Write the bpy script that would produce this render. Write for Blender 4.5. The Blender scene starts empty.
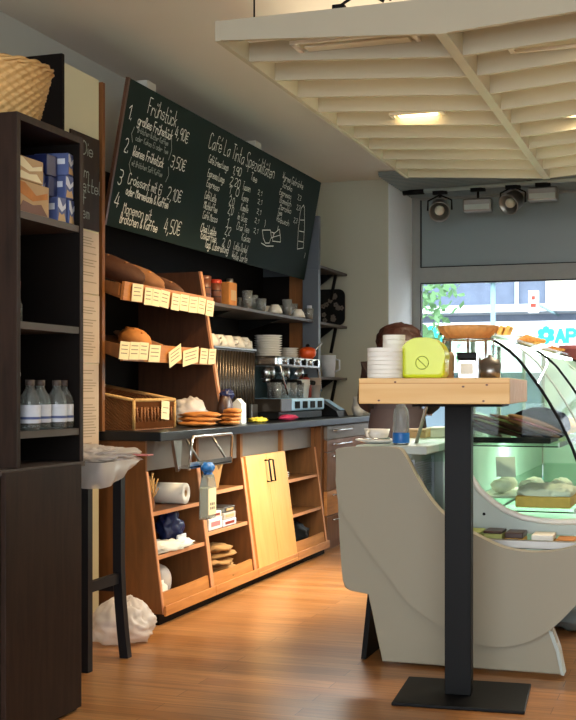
import bpy, bmesh, math, random
from mathutils import Vector, Matrix, noise
random.seed(7)
PI = math.pi
col = bpy.context.scene.collection
sc = bpy.context.scene

# ------------------------------------------------------------------ surveying helpers (camera geometry -> metres)
YAW = math.radians(18.95); CA, SA = math.cos(YAW), math.sin(YAW); EYE = 1.06; FPX = 1200.0
def ray(px, py):
    r = (px - 288) / FPX; u = (390 - py) / FPX
    return (r * CA - SA, CA + r * SA, u)
def onX(px, py, X):
    v = ray(px, py); t = X / v[0]; return Vector((X, t * v[1], EYE + t * v[2]))
def onY(px, py, Y):
    v = ray(px, py); t = Y / v[1]; return Vector((t * v[0], Y, EYE + t * v[2]))
def onZ(px, py, Z):
    v = ray(px, py); t = (Z - EYE) / v[2]; return Vector((t * v[0], t * v[1], Z))

# ------------------------------------------------------------------ materials
def s2l(c):
    return c / 12.92 if c <= 0.04045 else ((c + 0.055) / 1.055) ** 2.4
def rgb(h):
    h = h.lstrip('#'); return tuple(s2l(int(h[i:i + 2], 16) / 255) for i in (0, 2, 4)) + (1,)
def newmat(name):
    m = bpy.data.materials.new(name); m.use_nodes = True
    nt = m.node_tree; b = nt.nodes['Principled BSDF']; return m, nt, b
def plain(name, h, rough=.6, metal=0, var=.08, scale=20, spec=.5, bump=0, emit=None, es=0, trans=0):
    m, nt, b = newmat(name)
    c = rgb(h); b.inputs['Roughness'].default_value = rough; b.inputs['Metallic'].default_value = metal
    b.inputs['Specular IOR Level'].default_value = spec
    tc = nt.nodes.new('ShaderNodeTexCoord'); n = nt.nodes.new('ShaderNodeTexNoise'); n.inputs['Scale'].default_value = scale
    n.inputs['Detail'].default_value = 4
    nt.links.new(tc.outputs['Object'], n.inputs['Vector'])
    mx = nt.nodes.new('ShaderNodeMix'); mx.data_type = 'RGBA'
    mx.inputs[6].default_value = tuple(x * (1 - var) for x in c[:3]) + (1,)
    mx.inputs[7].default_value = tuple(min(1, x * (1 + var)) for x in c[:3]) + (1,)
    nt.links.new(n.outputs['Fac'], mx.inputs[0]); nt.links.new(mx.outputs[2], b.inputs['Base Color'])
    if bump:
        bp = nt.nodes.new('ShaderNodeBump'); bp.inputs['Strength'].default_value = bump; bp.inputs['Distance'].default_value = .01
        nt.links.new(n.outputs['Fac'], bp.inputs['Height']); nt.links.new(bp.outputs['Normal'], b.inputs['Normal'])
    if emit: b.inputs['Emission Color'].default_value = rgb(emit); b.inputs['Emission Strength'].default_value = es
    if trans:
        b.inputs['Transmission Weight'].default_value = trans
    return m
def wood(name, h1, h2, rough=.45, axis='Z', sc_=(14, 14, 1.6), spec=.4):
    m, nt, b = newmat(name)
    tc = nt.nodes.new('ShaderNodeTexCoord'); mp = nt.nodes.new('ShaderNodeMapping')
    s = {'Z': (sc_[0], sc_[1], sc_[2]), 'Y': (sc_[0], sc_[2], sc_[1]), 'X': (sc_[2], sc_[0], sc_[1])}[axis]
    mp.inputs['Scale'].default_value = s
    n = nt.nodes.new('ShaderNodeTexNoise'); n.inputs['Scale'].default_value = 3; n.inputs['Detail'].default_value = 6; n.inputs['Distortion'].default_value = .6
    r = nt.nodes.new('ShaderNodeValToRGB'); r.color_ramp.elements[0].color = rgb(h1); r.color_ramp.elements[1].color = rgb(h2)
    r.color_ramp.elements[0].position = .3; r.color_ramp.elements[1].position = .7
    nt.links.new(tc.outputs['Object'], mp.inputs['Vector']); nt.links.new(mp.outputs['Vector'], n.inputs['Vector'])
    nt.links.new(n.outputs['Fac'], r.inputs['Fac']); nt.links.new(r.outputs['Color'], b.inputs['Base Color'])
    b.inputs['Roughness'].default_value = rough; b.inputs['Specular IOR Level'].default_value = spec
    return m
def glass(name, tint='#ffffff', refl=1.0, rough=.02, body=0):
    m = bpy.data.materials.new(name); m.use_nodes = True; nt = m.node_tree; nt.nodes.clear()
    o = nt.nodes.new('ShaderNodeOutputMaterial'); mx = nt.nodes.new('ShaderNodeMixShader')
    t = nt.nodes.new('ShaderNodeBsdfTransparent'); t.inputs['Color'].default_value = rgb(tint)
    g = nt.nodes.new('ShaderNodeBsdfGlossy'); g.inputs['Roughness'].default_value = rough
    f = nt.nodes.new('ShaderNodeFresnel'); f.inputs['IOR'].default_value = 1.45
    k = nt.nodes.new('ShaderNodeMath'); k.operation = 'MULTIPLY'; k.inputs[1].default_value = refl
    nt.links.new(f.outputs[0], k.inputs[0]); nt.links.new(k.outputs[0], mx.inputs[0])
    nt.links.new(t.outputs[0], mx.inputs[1]); nt.links.new(g.outputs[0], mx.inputs[2])
    if body:
        df = nt.nodes.new('ShaderNodeBsdfDiffuse'); df.inputs['Color'].default_value = (.82, .86, .86, 1)
        m2 = nt.nodes.new('ShaderNodeMixShader'); m2.inputs[0].default_value = body
        nt.links.new(mx.outputs[0], m2.inputs[1]); nt.links.new(df.outputs[0], m2.inputs[2]); nt.links.new(m2.outputs[0], o.inputs['Surface'])
    else: nt.links.new(mx.outputs[0], o.inputs['Surface'])
    return m
def film(name, h, alpha=.4, rough=.3):
    m, nt, b = newmat(name); b.inputs['Base Color'].default_value = rgb(h); b.inputs['Alpha'].default_value = alpha; b.inputs['Roughness'].default_value = rough
    return m

M = {}
def floor_mat():
    m, nt, b = newmat('laminate_planks')
    tc = nt.nodes.new('ShaderNodeTexCoord'); mp = nt.nodes.new('ShaderNodeMapping')
    br = nt.nodes.new('ShaderNodeTexBrick'); br.inputs['Scale'].default_value = 1
    br.inputs['Brick Width'].default_value = 1.25; br.inputs['Row Height'].default_value = .095
    br.inputs['Mortar Size'].default_value = .0012; br.inputs['Bias'].default_value = 0; br.offset = .37
    br.inputs['Color1'].default_value = rgb('#a9733f'); br.inputs['Color2'].default_value = rgb('#c08a55'); br.inputs['Mortar'].default_value = rgb('#6a4424')
    n = nt.nodes.new('ShaderNodeTexNoise'); n.inputs['Scale'].default_value = 2.2; n.inputs['Detail'].default_value = 8; n.inputs['Distortion'].default_value = 1
    mp.inputs['Scale'].default_value = (1.3, 22, 1)
    r = nt.nodes.new('ShaderNodeValToRGB'); r.color_ramp.elements[0].color = (.55, .50, .46, 1); r.color_ramp.elements[1].color = (1.15, 1.1, 1.05, 1)
    r.color_ramp.elements[0].position = .3; r.color_ramp.elements[1].position = .68
    mx = nt.nodes.new('ShaderNodeMix'); mx.data_type = 'RGBA'; mx.blend_type = 'MULTIPLY'; mx.inputs[0].default_value = .75
    L = nt.links.new
    L(tc.outputs['Object'], br.inputs['Vector']); L(tc.outputs['Object'], mp.inputs['Vector']); L(mp.outputs['Vector'], n.inputs['Vector'])
    L(n.outputs['Fac'], r.inputs['Fac']); L(br.outputs['Color'], mx.inputs[6]); L(r.outputs['Color'], mx.inputs[7]); L(mx.outputs[2], b.inputs['Base Color'])
    b.inputs['Roughness'].default_value = .3; b.inputs['Specular IOR Level'].default_value = .5
    return m
M['floor'] = floor_mat()
M['ceil'] = plain('ceiling_plaster', '#d6d1c6', .9, var=.03, scale=3)
M['wall'] = plain('wall_plaster', '#b4b5ac', .9, var=.03, scale=4)
M['wall_far'] = plain('far_wall_plaster', '#b7b7a6', .9, var=.03, scale=4)
M['reveal'] = plain('daylit_reveal_plaster', '#eaf0f3', .8, var=.03)  # window light on this face is put into the paler, bluish colour
M['dark'] = wood('wenge_veneer', '#21150f', '#32221a', .5, 'Z', spec=.2)
M['darkin'] = plain('dark_laminate', '#120d0a', .7, var=.1, spec=.12)
M['darkedge'] = plain('dark_edge_band', '#4a403a', .5)
M['cream'] = plain('cream_laminate', '#cfc9a8', .55, var=.03, scale=5)
M['oak'] = wood('orange_beech_veneer', '#a86a34', '#c08147', .4, 'Z')
M['oakh'] = wood('orange_beech_horizontal', '#b3733a', '#cb8b4c', .4, 'Y')
M['oakd'] = wood('brown_beech_veneer', '#6f4825', '#85552d', .45, 'Z', spec=.3)
M['oakl'] = wood('pale_maple_veneer', '#d09a55', '#dba864', .4, 'Z', (8, 8, 1))
M['pine'] = wood('pine_board', '#dcab68', '#ebc486', .5, 'X', (10, 10, .8))
M['edge'] = plain('beech_edge_band', '#d4966a', .45)
M['fascia'] = plain('grey_fascia', '#6f6459', .5)
M['black'] = plain('black_powder_coat', '#080808', .5, var=.15, spec=.18)
M['stoolwood'] = plain('black_stained_wood', '#15151a', .5, var=.15, spec=.3)
M['counter'] = plain('dark_stone_worktop', '#17191d', .35, var=.2, scale=60, spec=.3)
M['plastic'] = plain('warm_grey_moulded_plastic', '#a09984', .5, var=.02, scale=3)
M['plasticd'] = plain('grey_plastic_seam', '#77705f', .6)
M['grey'] = plain('pale_green_grey_metal', '#b9c4bd', .4, var=.04)
M['inner'] = plain('case_liner', '#bcd0c2', .35, var=.05)
M['slat'] = plain('painted_slats', '#bab49e', .75, var=.03, scale=6)
M['board'] = plain('green_black_chalkboard', '#14231e', .7, var=.25, scale=2.5, spec=.12)
M['chalk'] = plain('chalk', '#e9e9e0', .9, emit=None)
M['chalkf'] = plain('faint_chalk', '#9aa39c', .9)
M['paper'] = plain('paper', '#efe6c0', .8, var=.04)
M['notice'] = plain('notice_paper', '#bcae a1'.replace(' ', ''), .8, var=.05)
M['ink'] = plain('print_ink', '#8a8272', .8)
M['white'] = plain('white_porcelain', '#e8e4da', .25, var=.03)
M['whitem'] = plain('white_paperboard', '#efece2', .6, var=.03)
M['chrome'] = plain('brushed_chrome', '#c9cacb', .25, 1, var=.05)
M['steel'] = plain('satin_steel', '#9c9a95', .38, 1, var=.08)
M['alu'] = plain('window_aluminium', '#8f918c', .5, .2)
M['frost'] = plain('frosted_pane', '#7d8887', .35, var=.1, scale=1.5)
M['wicker'] = plain('straw_wicker', '#c8a063', .7, var=.25, scale=35)
M['wickerd'] = plain('brown_wicker', '#8f5a2c', .65, var=.3, scale=40)
M['crust'] = plain('bread_crust', '#52301a', .75, var=.45, scale=14, bump=.6)
M['crustl'] = plain('light_bread_crust', '#c07c38', .7, var=.35, scale=16, bump=.5)
M['flour'] = plain('floured_crust', '#8f623e', .85, var=.5, scale=10, bump=.6)
M['cakeb'] = plain('golden_sponge', '#e6b862', .8, var=.2, scale=40)
M['cream_w'] = plain('icing_sugar', '#f3efe2', .85, var=.06, scale=50, bump=.6)
M['choc'] = plain('chocolate_glaze', '#3a2015', .4, var=.3, scale=30)
M['green'] = plain('pistachio_crumb', '#a9b06a', .8, var=.3, scale=50)
M['lime'] = plain('lime_plastic', '#d6e32a', .3, var=.04)
M['limed'] = plain('lime_emblem', '#a3b01c', .4)
M['blue'] = plain('blue_cap_plastic', '#1f6fc0', .35)
M['navy'] = plain('navy_packaging', '#1d2754', .4, var=.3, scale=30)
M['bluepack'] = plain('blue_white_carton', '#49598a', .5, var=.3, scale=25)
M['packw'] = plain('carton_print', '#cdd4de', .6, var=.2)
M['beige'] = plain('kraft_carton', '#bfa074', .7, var=.12)
M['kraft'] = plain('brown_paper', '#a97c46', .85, var=.25, scale=20)
M['red'] = plain('red_enamel', '#b6341d', .35)
M['orange'] = plain('orange_enamel', '#d9541f', .35)
M['brick'] = plain('rust_red_plastic', '#8c3526', .45)
M['yellow'] = plain('yellow_cloth', '#d9c23b', .8, var=.2)
M['pink'] = plain('magenta_cloth', '#c5305a', .7, var=.2)
M['rose'] = plain('rose_plastic', '#d27f80', .45)
M['ltblue'] = plain('light_blue_enamel', '#a3cdec', .35, var=.05)
M['tealpl'] = plain('teal_glass_back', '#3d5a5c', .25, var=.2)
M['ribs'] = plain('bronze_ribbed_metal', '#4c443c', .3, .8, var=.2)
M['brown'] = plain('brown_tin', '#6a3a24', .4, var=.15)
M['hair'] = plain('auburn_hair', '#3d1f17', .5, var=.35, scale=30, bump=.5)
M['skin'] = plain('skin', '#d7a88c', .55)
M['cloth'] = plain('dark_brown_cloth', '#2b1a17', .85, var=.2)
M['film'] = film('plastic_bag_film', '#f6eee8', .6, .35)
M['film2'] = film('clear_bag_film', '#fbf6f2', .5, .25)
M['glass'] = glass('clear_glass', '#f4f8f6')
M['glassg'] = glass('case_glass', '#f3fbf6', .32)
def frosted():
    m, nt, b = newmat('frosted_pane'); b.inputs['Base Color'].default_value = rgb('#8f9c9c'); b.inputs['Roughness'].default_value = .3
    tr = nt.nodes.new('ShaderNodeBsdfTranslucent'); tr.inputs['Color'].default_value = rgb('#8ea0a4'); mx = nt.nodes.new('ShaderNodeMixShader')
    n = nt.nodes.new('ShaderNodeTexNoise'); n.inputs['Scale'].default_value = 1.3; r = nt.nodes.new('ShaderNodeMapRange'); r.inputs[3].default_value = .03; r.inputs[4].default_value = .10
    tc = nt.nodes.new('ShaderNodeTexCoord'); nt.links.new(tc.outputs['Object'], n.inputs['Vector']); nt.links.new(n.outputs['Fac'], r.inputs[0]); nt.links.new(r.outputs[0], mx.inputs[0])
    nt.links.new(b.outputs[0], mx.inputs[1]); nt.links.new(tr.outputs[0], mx.inputs[2]); nt.links.new(mx.outputs[0], nt.nodes['Material Output'].inputs['Surface']); return m
M['frostg'] = frosted()
M['glassw'] = glass('window_glass', '#ffffff', .5)
M['glasst'] = glass('tumbler_glass', '#f4f7f6', 2.6, body=.16)
M['bottle'] = glass('bottle_glass', '#dfe8e5', 1.2, body=.09)
M['pet'] = glass('pet_plastic', '#e6eef0', 1.2, body=.2)
M['water'] = glass('blue_water', '#9cc4e6', 1.2)
M['walnut'] = wood('dark_walnut_veneer', '#4a3123', '#5b3d2b', .35, 'Z')
M['basketb'] = plain('black_woven_cane', '#0b0a09', 1.0, var=.3, scale=40, spec=0)
M['postgrey'] = plain('blue_grey_laminate', '#59616b', .5, var=.06, spec=.3)
M['rattan'] = plain('orange_rattan', '#e9a560', .6, var=.3, scale=40)
M['lamp'] = plain('glowing_lamp', '#ffffff', .5, emit='#ffd9a0', es=14)
M['lampoff'] = plain('lamp_glass', '#d8d0bc', .3)
M['case_lamp'] = plain('case_strip_light', '#ffffff', .5, emit='#e6fff0', es=6)
M['facade'] = plain('blue_grey_facade', '#5f6a7c', .9, var=.3, scale=3)
M['facade_m'] = plain('mid_grey_render', '#8b95a6', .9, var=.1)
M['facade_l'] = plain('pale_render', '#dfe4e6', .9, var=.05)
M['facade_b'] = plain('beige_render', '#cfcdb8', .9, var=.1)
M['signw'] = plain('white_shop_sign', '#f4f6f6', .6)
M['turq'] = plain('turquoise_letters', '#12c2b4', .5)
M['pole'] = plain('grey_teal_pole', '#7b9aa0', .5)
M['asphalt'] = plain('asphalt', '#8a8a88', .9, var=.15)
M['leaf'] = plain('green_leaves', '#5f8a58', .7, var=.4, scale=6)
M['bark'] = plain('bark', '#5a4c3e', .9)

# ------------------------------------------------------------------ mesh helpers
class MB:
    def __init__(s): s.bm = bmesh.new()
    def _xf(s, vs, rot=None, piv=None):
        if rot is not None:
            bmesh.ops.rotate(s.bm, verts=vs, cent=piv, matrix=Matrix.Rotation(rot[0], 3, rot[1]))
    def box(s, x0, x1, y0, y1, z0, z1, b=0, mi=0, rot=None):
        t = bmesh.new(); bmesh.ops.create_cube(t, size=1)
        for v in t.verts:
            v.co = Vector(((x0 + x1) / 2 + v.co.x * (x1 - x0), (y0 + y1) / 2 + v.co.y * (y1 - y0), (z0 + z1) / 2 + v.co.z * (z1 - z0)))
        if b: bmesh.ops.bevel(t, geom=list(t.edges), offset=b, segments=2, affect='EDGES', profile=.5)
        if rot: bmesh.ops.rotate(t, verts=t.verts, cent=((x0 + x1) / 2, (y0 + y1) / 2, (z0 + z1) / 2), matrix=Matrix.Rotation(rot[0], 3, rot[1]))
        s.merge(t, mi); return s
    def merge(s, t, mi=0, smooth=False):
        mp = {v: s.bm.verts.new(v.co) for v in t.verts}
        for f in t.faces:
            try:
                nf = s.bm.faces.new([mp[v] for v in f.verts]); nf.material_index = mi; nf.smooth = smooth or f.smooth
            except ValueError: pass
        t.free()
    def prism(s, pts, axis, a0, a1, mi=0, b=0, smooth=False):
        t = bmesh.new()
        def mk(p, a):
            return {'X': (a, p[0], p[1]), 'Y': (p[0], a, p[1]), 'Z': (p[0], p[1], a)}[axis]
        A = [t.verts.new(mk(p, a0)) for p in pts]; B = [t.verts.new(mk(p, a1)) for p in pts]
        n = len(pts); fa = t.faces.new(A); fb = t.faces.new(B[::-1])
        for i in range(n):
            f = t.faces.new([A[i], B[i], B[(i + 1) % n], A[(i + 1) % n]]); f.smooth = smooth
        if b: bmesh.ops.bevel(t, geom=list(fa.edges) + list(fb.edges), offset=b, segments=3, affect='EDGES', profile=.5)
        bmesh.ops.recalc_face_normals(t, faces=t.faces)
        s.merge(t, mi); return s
    def sheet(s, pts3, mi=0):
        f = s.bm.faces.new([s.bm.verts.new(p) for p in pts3]); f.material_index = mi; return s
    def tube(s, pts, r, n=8, mi=0, cap=True, r2=None):
        pts = [Vector(p) for p in pts]; rings = []
        for i, p in enumerate(pts):
            d = (pts[min(i + 1, len(pts) - 1)] - pts[max(i - 1, 0)]).normalized()
            u = d.orthogonal().normalized() if i == 0 else (u - d * u.dot(d)).normalized()
            w = d.cross(u); rr = r if r2 is None else r + (r2 - r) * i / (len(pts) - 1)
            rings.append([s.bm.verts.new(p + (u * math.cos(2 * PI * k / n) + w * math.sin(2 * PI * k / n)) * rr) for k in range(n)])
        for a, b in zip(rings, rings[1:]):
            for k in range(n):
                f = s.bm.faces.new([a[k], a[(k + 1) % n], b[(k + 1) % n], b[k]]); f.smooth = True; f.material_index = mi
        if cap:
            for rg in (rings[0][::-1], rings[-1]):
                f = s.bm.faces.new(rg); f.material_index = mi
        return s
    def lathe(s, prof, c=(0, 0, 0), n=24, mi=0, axis='Z', sx=1, sy=1, fn=None):
        c = Vector(c); rings = []
        def mk(r, z, k):
            a = 2 * PI * k / n
            rr = r if fn is None else fn(r, z, a)
            v = (rr * math.cos(a) * sx, rr * math.sin(a) * sy, z)
            if axis == 'X': v = (v[2], v[0], v[1])
            if axis == 'Y': v = (v[0], v[2], v[1])
            return s.bm.verts.new(c + Vector(v))
        for r, z in prof:
            rings.append([mk(r, z, 0)] if r < 1e-6 else [mk(r, z, k) for k in range(n)])
        for a, b in zip(rings, rings[1:]):
            for k in range(n):
                k2 = (k + 1) % n
                if len(a) == 1 and len(b) == 1: continue
                if len(a) == 1: q = [a[0], b[k2], b[k]]
                elif len(b) == 1: q = [a[k], a[k2], b[0]]
                else: q = [a[k], a[k2], b[k2], b[k]]
                f = s.bm.faces.new(q); f.smooth = True; f.material_index = mi
        return s
    def blob(s, c, r, nz=.15, fr=3, seed=0, u=24, v=16, mi=0, flat=None, rot=None, fn=None):
        t = bmesh.new(); bmesh.ops.create_uvsphere(t, u_segments=u, v_segments=v, radius=1)
        off = Vector((seed * 13.7, seed * 5.1, seed * 3.3))
        for q in t.verts:
            d = 1 + nz * noise.fractal(q.co * fr + off, 1.0, 2.0, 4)
            p = q.co * d
            if fn: p = fn(p)
            q.co = Vector((p.x * r[0], p.y * r[1], p.z * r[2]))
        if rot:
            for ang, ax in rot: bmesh.ops.rotate(t, verts=t.verts, cent=(0, 0, 0), matrix=Matrix.Rotation(ang, 3, ax))
        for q in t.verts:
            q.co += Vector(c)
            if flat is not None and q.co.z < flat: q.co.z = flat + random.random() * .0005
        for f in t.faces: f.smooth = True
        s.merge(t, mi, True); return s
    def ribbon(s, pts, w, mi=0):
        """flat strip of width w through pts; pts are (pos, normal) pairs"""
        for (p, nn), (q, _) in zip(pts, pts[1:]):
            d = (q - p)
            if d.length < 1e-6: continue
            d.normalize(); sd = nn.cross(d).normalized() * w / 2; e = d * w * .35; s.k = (getattr(s, 'k', 0) + 1) % 24; lift = nn * (w * .012 * s.k)
            f = s.bm.faces.new([s.bm.verts.new(x) for x in (p - e - sd + lift, q + e - sd + lift, q + e + sd + lift, p - e + sd + lift)]); f.material_index = mi
        return s
    def build(s, name, mats, parent=None, base=None):
        if not isinstance(mats, (list, tuple)): mats = [mats]
        off = Vector(base) if base is not None else (parent.get('_b') and Vector(parent['_b']) if parent is not None else None)
        if off is not None:
            for v in s.bm.verts: v.co -= off
        me = bpy.data.meshes.new(name); s.bm.to_mesh(me); s.bm.free()
        for m in mats: me.materials.append(M[m] if isinstance(m, str) else m)
        o = bpy.data.objects.new(name, me); col.objects.link(o)
        if parent is not None: o.parent = parent
        return o

def tag(o, label=None, cat=None, group=None, kind=None):
    if label: o['label'] = label
    if cat: o['category'] = cat
    if group: o['group'] = group
    if kind: o['kind'] = kind
    return o
def thing(name, label, cat, loc=(0, 0, 0), rz=0, group=None, world=True):
    """an Empty at the thing's base; world=True means its parts are written in world metres"""
    o = bpy.data.objects.new(name, None); o.empty_display_size = .05; col.objects.link(o)
    o.location = loc; o.rotation_euler = (0, 0, rz)
    if world: o['_b'] = list(loc)
    return tag(o, label, cat, group)
def single(mb, name, mats, label, cat, loc=None, group=None):
    """a thing that is one mesh, with its origin at loc"""
    o = mb.build(name, mats, base=loc)
    if loc is not None: o.location = loc
    return tag(o, label, cat, group)
def sub(mb, name, mats, part, base):
    """sub-part below a part (the part sits at its thing's origin)"""
    o = mb.build(name, mats, base=base); o.parent = part; return o
def struct(mb, name, mats, parent=None):
    o = mb.build(name, mats); o['kind'] = 'structure'
    if parent: o.parent = parent
    return o
def copy_tree(o, parent=None):
    c = o.copy(); col.objects.link(c); c.parent = parent
    for ch in [x for x in col.objects if x.parent == o]: copy_tree(ch, c)
    return c
ORD = ['first', 'second', 'third', 'fourth', 'fifth', 'sixth', 'seventh', 'eighth', 'ninth', 'tenth', 'eleventh', 'twelfth']

# ------------------------------------------------------------------ stroke lettering (chalk hand)
G = {' ': '', 'a': '4727060413234547 4743', 'b': '0b03 0313334536371706', 'c': '4637170604133344', 'd': '4b43 4333130406173746',
 'e': '054545371706041333 3344', 'f': '4a3b2b1a13 0747', 'g': '4637170604133344 4741301001', 'h': '0b03 0617374643', 'i': '0703 0a09', 'j': '27211000 2a29',
 'k': '0b03 3705 1533', 'l': '0b0413', 'm': '0703 06172623 2637464 3'.replace(' 3', '3'), 'n': '0703 0617374643', 'o': '170604133344463717',
 'p': '0700 0617374644331304', 'q': '4740 4637170604133344', 'r': '0703 05173746', 's': '46371706153544331304', 't': '1b141333 0737', 'u': '0704133344 4743',
 'v': '071347', 'w': '0713263347', 'x': '0743 0347', 'y': '0723 471000', 'z': '07470343', '\u00e4': '4727060413234547 4743 1a19 3a39',
 '\u00f6': '170604133344463717 1a19 3a39', '\u00fc': '0704133344 4743 1a19 3a39', '\u00df': '030a1b3a39273645443323', '\u00e9': '05454537170604133344 293b',
 'A': '032b43 1636', 'B': '030b2b3a382707 2736342303', 'C': '4a3b1b0904133344', 'D': '030b2b49452303', 'E': '4b0b0343 0737', 'F': '4b0b03 0737',
 'G': '4a3b1b09041333444727', 'H': '0b03 4b43 0747', 'I': '0b03', 'K': '0b03 4b0743', 'L': '0b0343', 'M': '030b274b43', 'O': '1b0905133345493b1b',
 'P': '030b3b4a483707', 'R': '030b3b4a483707 2743', 'S': '4a3b1b0a08173644331304', 'T': '0b4b 2b23', 'W': '0b1328334b', 'Z': '0b4b0343',
 '0': '1b0905133345493b1b', '1': '092b23', '2': '0a1b3b4a480343', '3': '0b3b4a483717 173745331304', '4': '2b0545 3933', '5': '4b0b073746443313',
 '9': '48371708091b3b4a43', '\u20ac': '4a3b1b0904133344 0838 0636', ',': '1301', '.': '0304', '(': '2b090521', ')': '0b292501', '&': '430819 2b3906'.replace(' ', '') + '04132345',
 '-': '0636', '/': '034b'}
def glyph_strokes(ch):
    out = []
    for st in G.get(ch, '').split():
        pts = [(int(st[i]), int(st[i + 1], 16) - 3) for i in range(0, len(st) - 1, 2)]
        out.append(pts)
    return out
def smooth_line(p, k=2):
    for _ in range(k - 1):
        if len(p) < 4: return p
        q = [p[0]]
        for a, b in zip(p, p[1:]):
            q += [(a[0] * .75 + b[0] * .25, a[1] * .75 + b[1] * .25), (a[0] * .25 + b[0] * .75, a[1] * .25 + b[1] * .75)]
        p = q + [p[-1]]
    return p
def write(mb, text, origin, U, V, h, w, squeeze=1.0, shear=.15, mi=0, jit=.0, sm=2, fit=None):
    """stroke text along U (right), V (up); h = capital height in metres; fit = total length in metres"""
    N = U.cross(V).normalized(); k = h / 8.0
    width = 0; adv = []
    for ch in text:
        st = glyph_strokes(ch); mxx = max([p[0] for s_ in st for p in s_], default=2); adv.append(mxx + 1.4); width += mxx + 1.4
    kx = fit / width if fit else k * squeeze
    x = 0
    for ch, ad in zip(text, adv):
        dy = random.uniform(-jit, jit) * 8
        for st in glyph_strokes(ch):
            line = smooth_line(st, sm)
            if len(line) == 1: line = [line[0], (line[0][0] + .3, line[0][1])]
            mb.ribbon([(origin + U * ((x + px) * kx + py * shear * k) + V * ((py + dy) * k), N) for px, py in line], w, mi)
        x += ad
    return x * kx

# ================================================================== CAMERA
cam = bpy.data.cameras.new('camera'); co = bpy.data.objects.new('camera', cam); col.objects.link(co)
co.location = (0, 0, EYE); co.rotation_euler = (PI / 2, 0, YAW)
cam.sensor_fit = 'HORIZONTAL'; cam.sensor_width = 36; cam.lens = 75; cam.shift_y = 30 / 576; cam.clip_end = 200
sc.camera = co
sc.view_settings.view_transform = 'Standard'; sc.view_settings.look = 'None'; sc.view_settings.gamma = 1
sc.view_settings.exposure = 0.0

# ================================================================== SETTING
XW = -2.95; YF = 9.35; YWIN = 10.2; XP = -2.363; XR = 3.2; YB = -2.6; HC = 2.75
struct(MB().box(XW - .2, XR + .2, YB - .2, YWIN + .25, -.1, 0), 'floor', 'floor')
struct(MB().box(XW - .2, XR + .2, YB - .2, YWIN + .25, HC, HC + .12), 'ceiling', 'ceil')
struct(MB().box(XW - .2, XW, YB - .2, YF + .05, 0, HC), 'wall_left', 'wall')
struct(MB().box(XW - .2, XP, YF, YWIN + .25, 0, HC), 'wall_far', ['wall_far'])
struct(MB().box(XP - .002, XP + .004, YF + .012, YWIN - .01, 0, HC), 'trim_1', 'reveal')  # paler sheet over the wall end, standing in for window light
struct(MB().box(XR, XR + .2, YB - .2, YWIN + .25, 0, HC), 'wall_right', 'wall')
w = MB(); w.box(XW, -2.2, YB - .2, YB, 0, HC); w.box(2.6, XR, YB - .2, YB, 0, HC); w.box(-2.2, 2.6, YB - .2, YB, 0, .6); w.box(-2.2, 2.6, YB - .2, YB, 2.5, HC)
struct(w, 'wall_back', 'wall')
struct(MB().box(XP, XR, YWIN, YWIN + .2, 0, .55), 'wall_window', 'wall')
# window: frame, frosted top pane, transom, clear pane
wf = MB()
wf.box(XP + .004, XP + .075, YWIN - .02, YWIN + .06, .55, HC)
wf.box(XP + .075, XR, YWIN - .02, YWIN + .06, 1.985, 2.115)
wf.box(XP + .075, XR, YWIN - .02, YWIN + .06, HC - .05, HC)
wf.box(XP + .075, XR, YWIN - .02, YWIN + .06, .55, .63)
wf.box(1.3, 1.38, YWIN - .02, YWIN + .06, .63, 1.985); wf.box(XR - .07, XR, YWIN - .02, YWIN + .06, .63, HC)
win = struct(wf, 'window_1', 'alu')
gk = MB(); gk.box(XP + .073, XP + .082, YWIN - .012, YWIN + .05, 2.115, HC - .05); gk.box(XP + .082, XR - .07, YWIN - .012, YWIN + .05, 2.115, 2.124)
gk.box(XP + .073, XP + .082, YWIN - .012, YWIN + .05, .63, 1.985); gk.box(XP + .082, XR - .07, YWIN - .012, YWIN + .05, 1.976, 1.985)
o = gk.build('gasket', 'black', win)
o = MB().box(XP + .08, XR - .07, YWIN + .01, YWIN + .03, 2.12, HC - .05).build('frosted_pane', 'frostg', win)
o = MB().box(XP + .08, XR - .07, YWIN + .015, YWIN + .025, .63, 1.985).build('pane', 'glassw', win)
# dark ribbed ceiling strip in front of the window
cs = MB(); cs.box(XP + .01, XR - .01, 9.0, YWIN - .03, HC - .03, HC - .002)
for i in range(18): cs.box(XP + .01, XR - .01, 9.02 + i * .063, 9.05 + i * .063, HC - .04, HC - .028)
struct(cs, 'trim_2', 'frost')
# cream clad pier on the left wall
pier = MB(); pier.box(XW + .002, -2.58, 4.56, 4.87, 0, 2.465)
struct(pier, 'wall_pier', 'cream')
tag(MB().box(XW + .002, -2.578, 4.535, 4.558, 0, 2.50, .002).build('pier_cladding_panel', 'darkin'), 'tall dark brown panel fixed to the front of the cream pier', 'panel')

# ================================================================== OUTSIDE
YO = 30.0
struct(MB().box(-60, 60, YWIN + .3, 75, -.3, -.15), 'street', 'asphalt')
b = thing('street_building', 'blue grey shop building across the street with a white canopy band', 'building', (0, YO, -.15))
def fY(px, py, y=YO): return onY(px, py, y)
x0, x1 = -26, 30
zt = fY(500, 308).z; zs = fY(500, 315).z
MB().box(x0, x1, YO, YO + 6, zt, 9).build('upper_facade', 'facade', b)
xl = fY(546, 290).x
MB().box(xl, x1, YO - .08, YO - .003, zt, 9).build('pale_bay', 'facade_b', b)
MB().box(x0, x1, YO - 1.2, YO, zs, zt).build('canopy_band', 'facade_l', b)
MB().box(x0, x1, YO + .05, YO + 6, -.15, zs - .003).build('lower_wall', 'facade_m', b)
dw = MB()
for i in range(14):
    xx = -22 + i * 2.4; dw.box(xx, xx + 1.2, YO - .03, YO - .002, zt + .9, zt + 2.2)
dw.build('pipe_joint_line', 'facade', b) if False else dw.bm.free()
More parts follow.
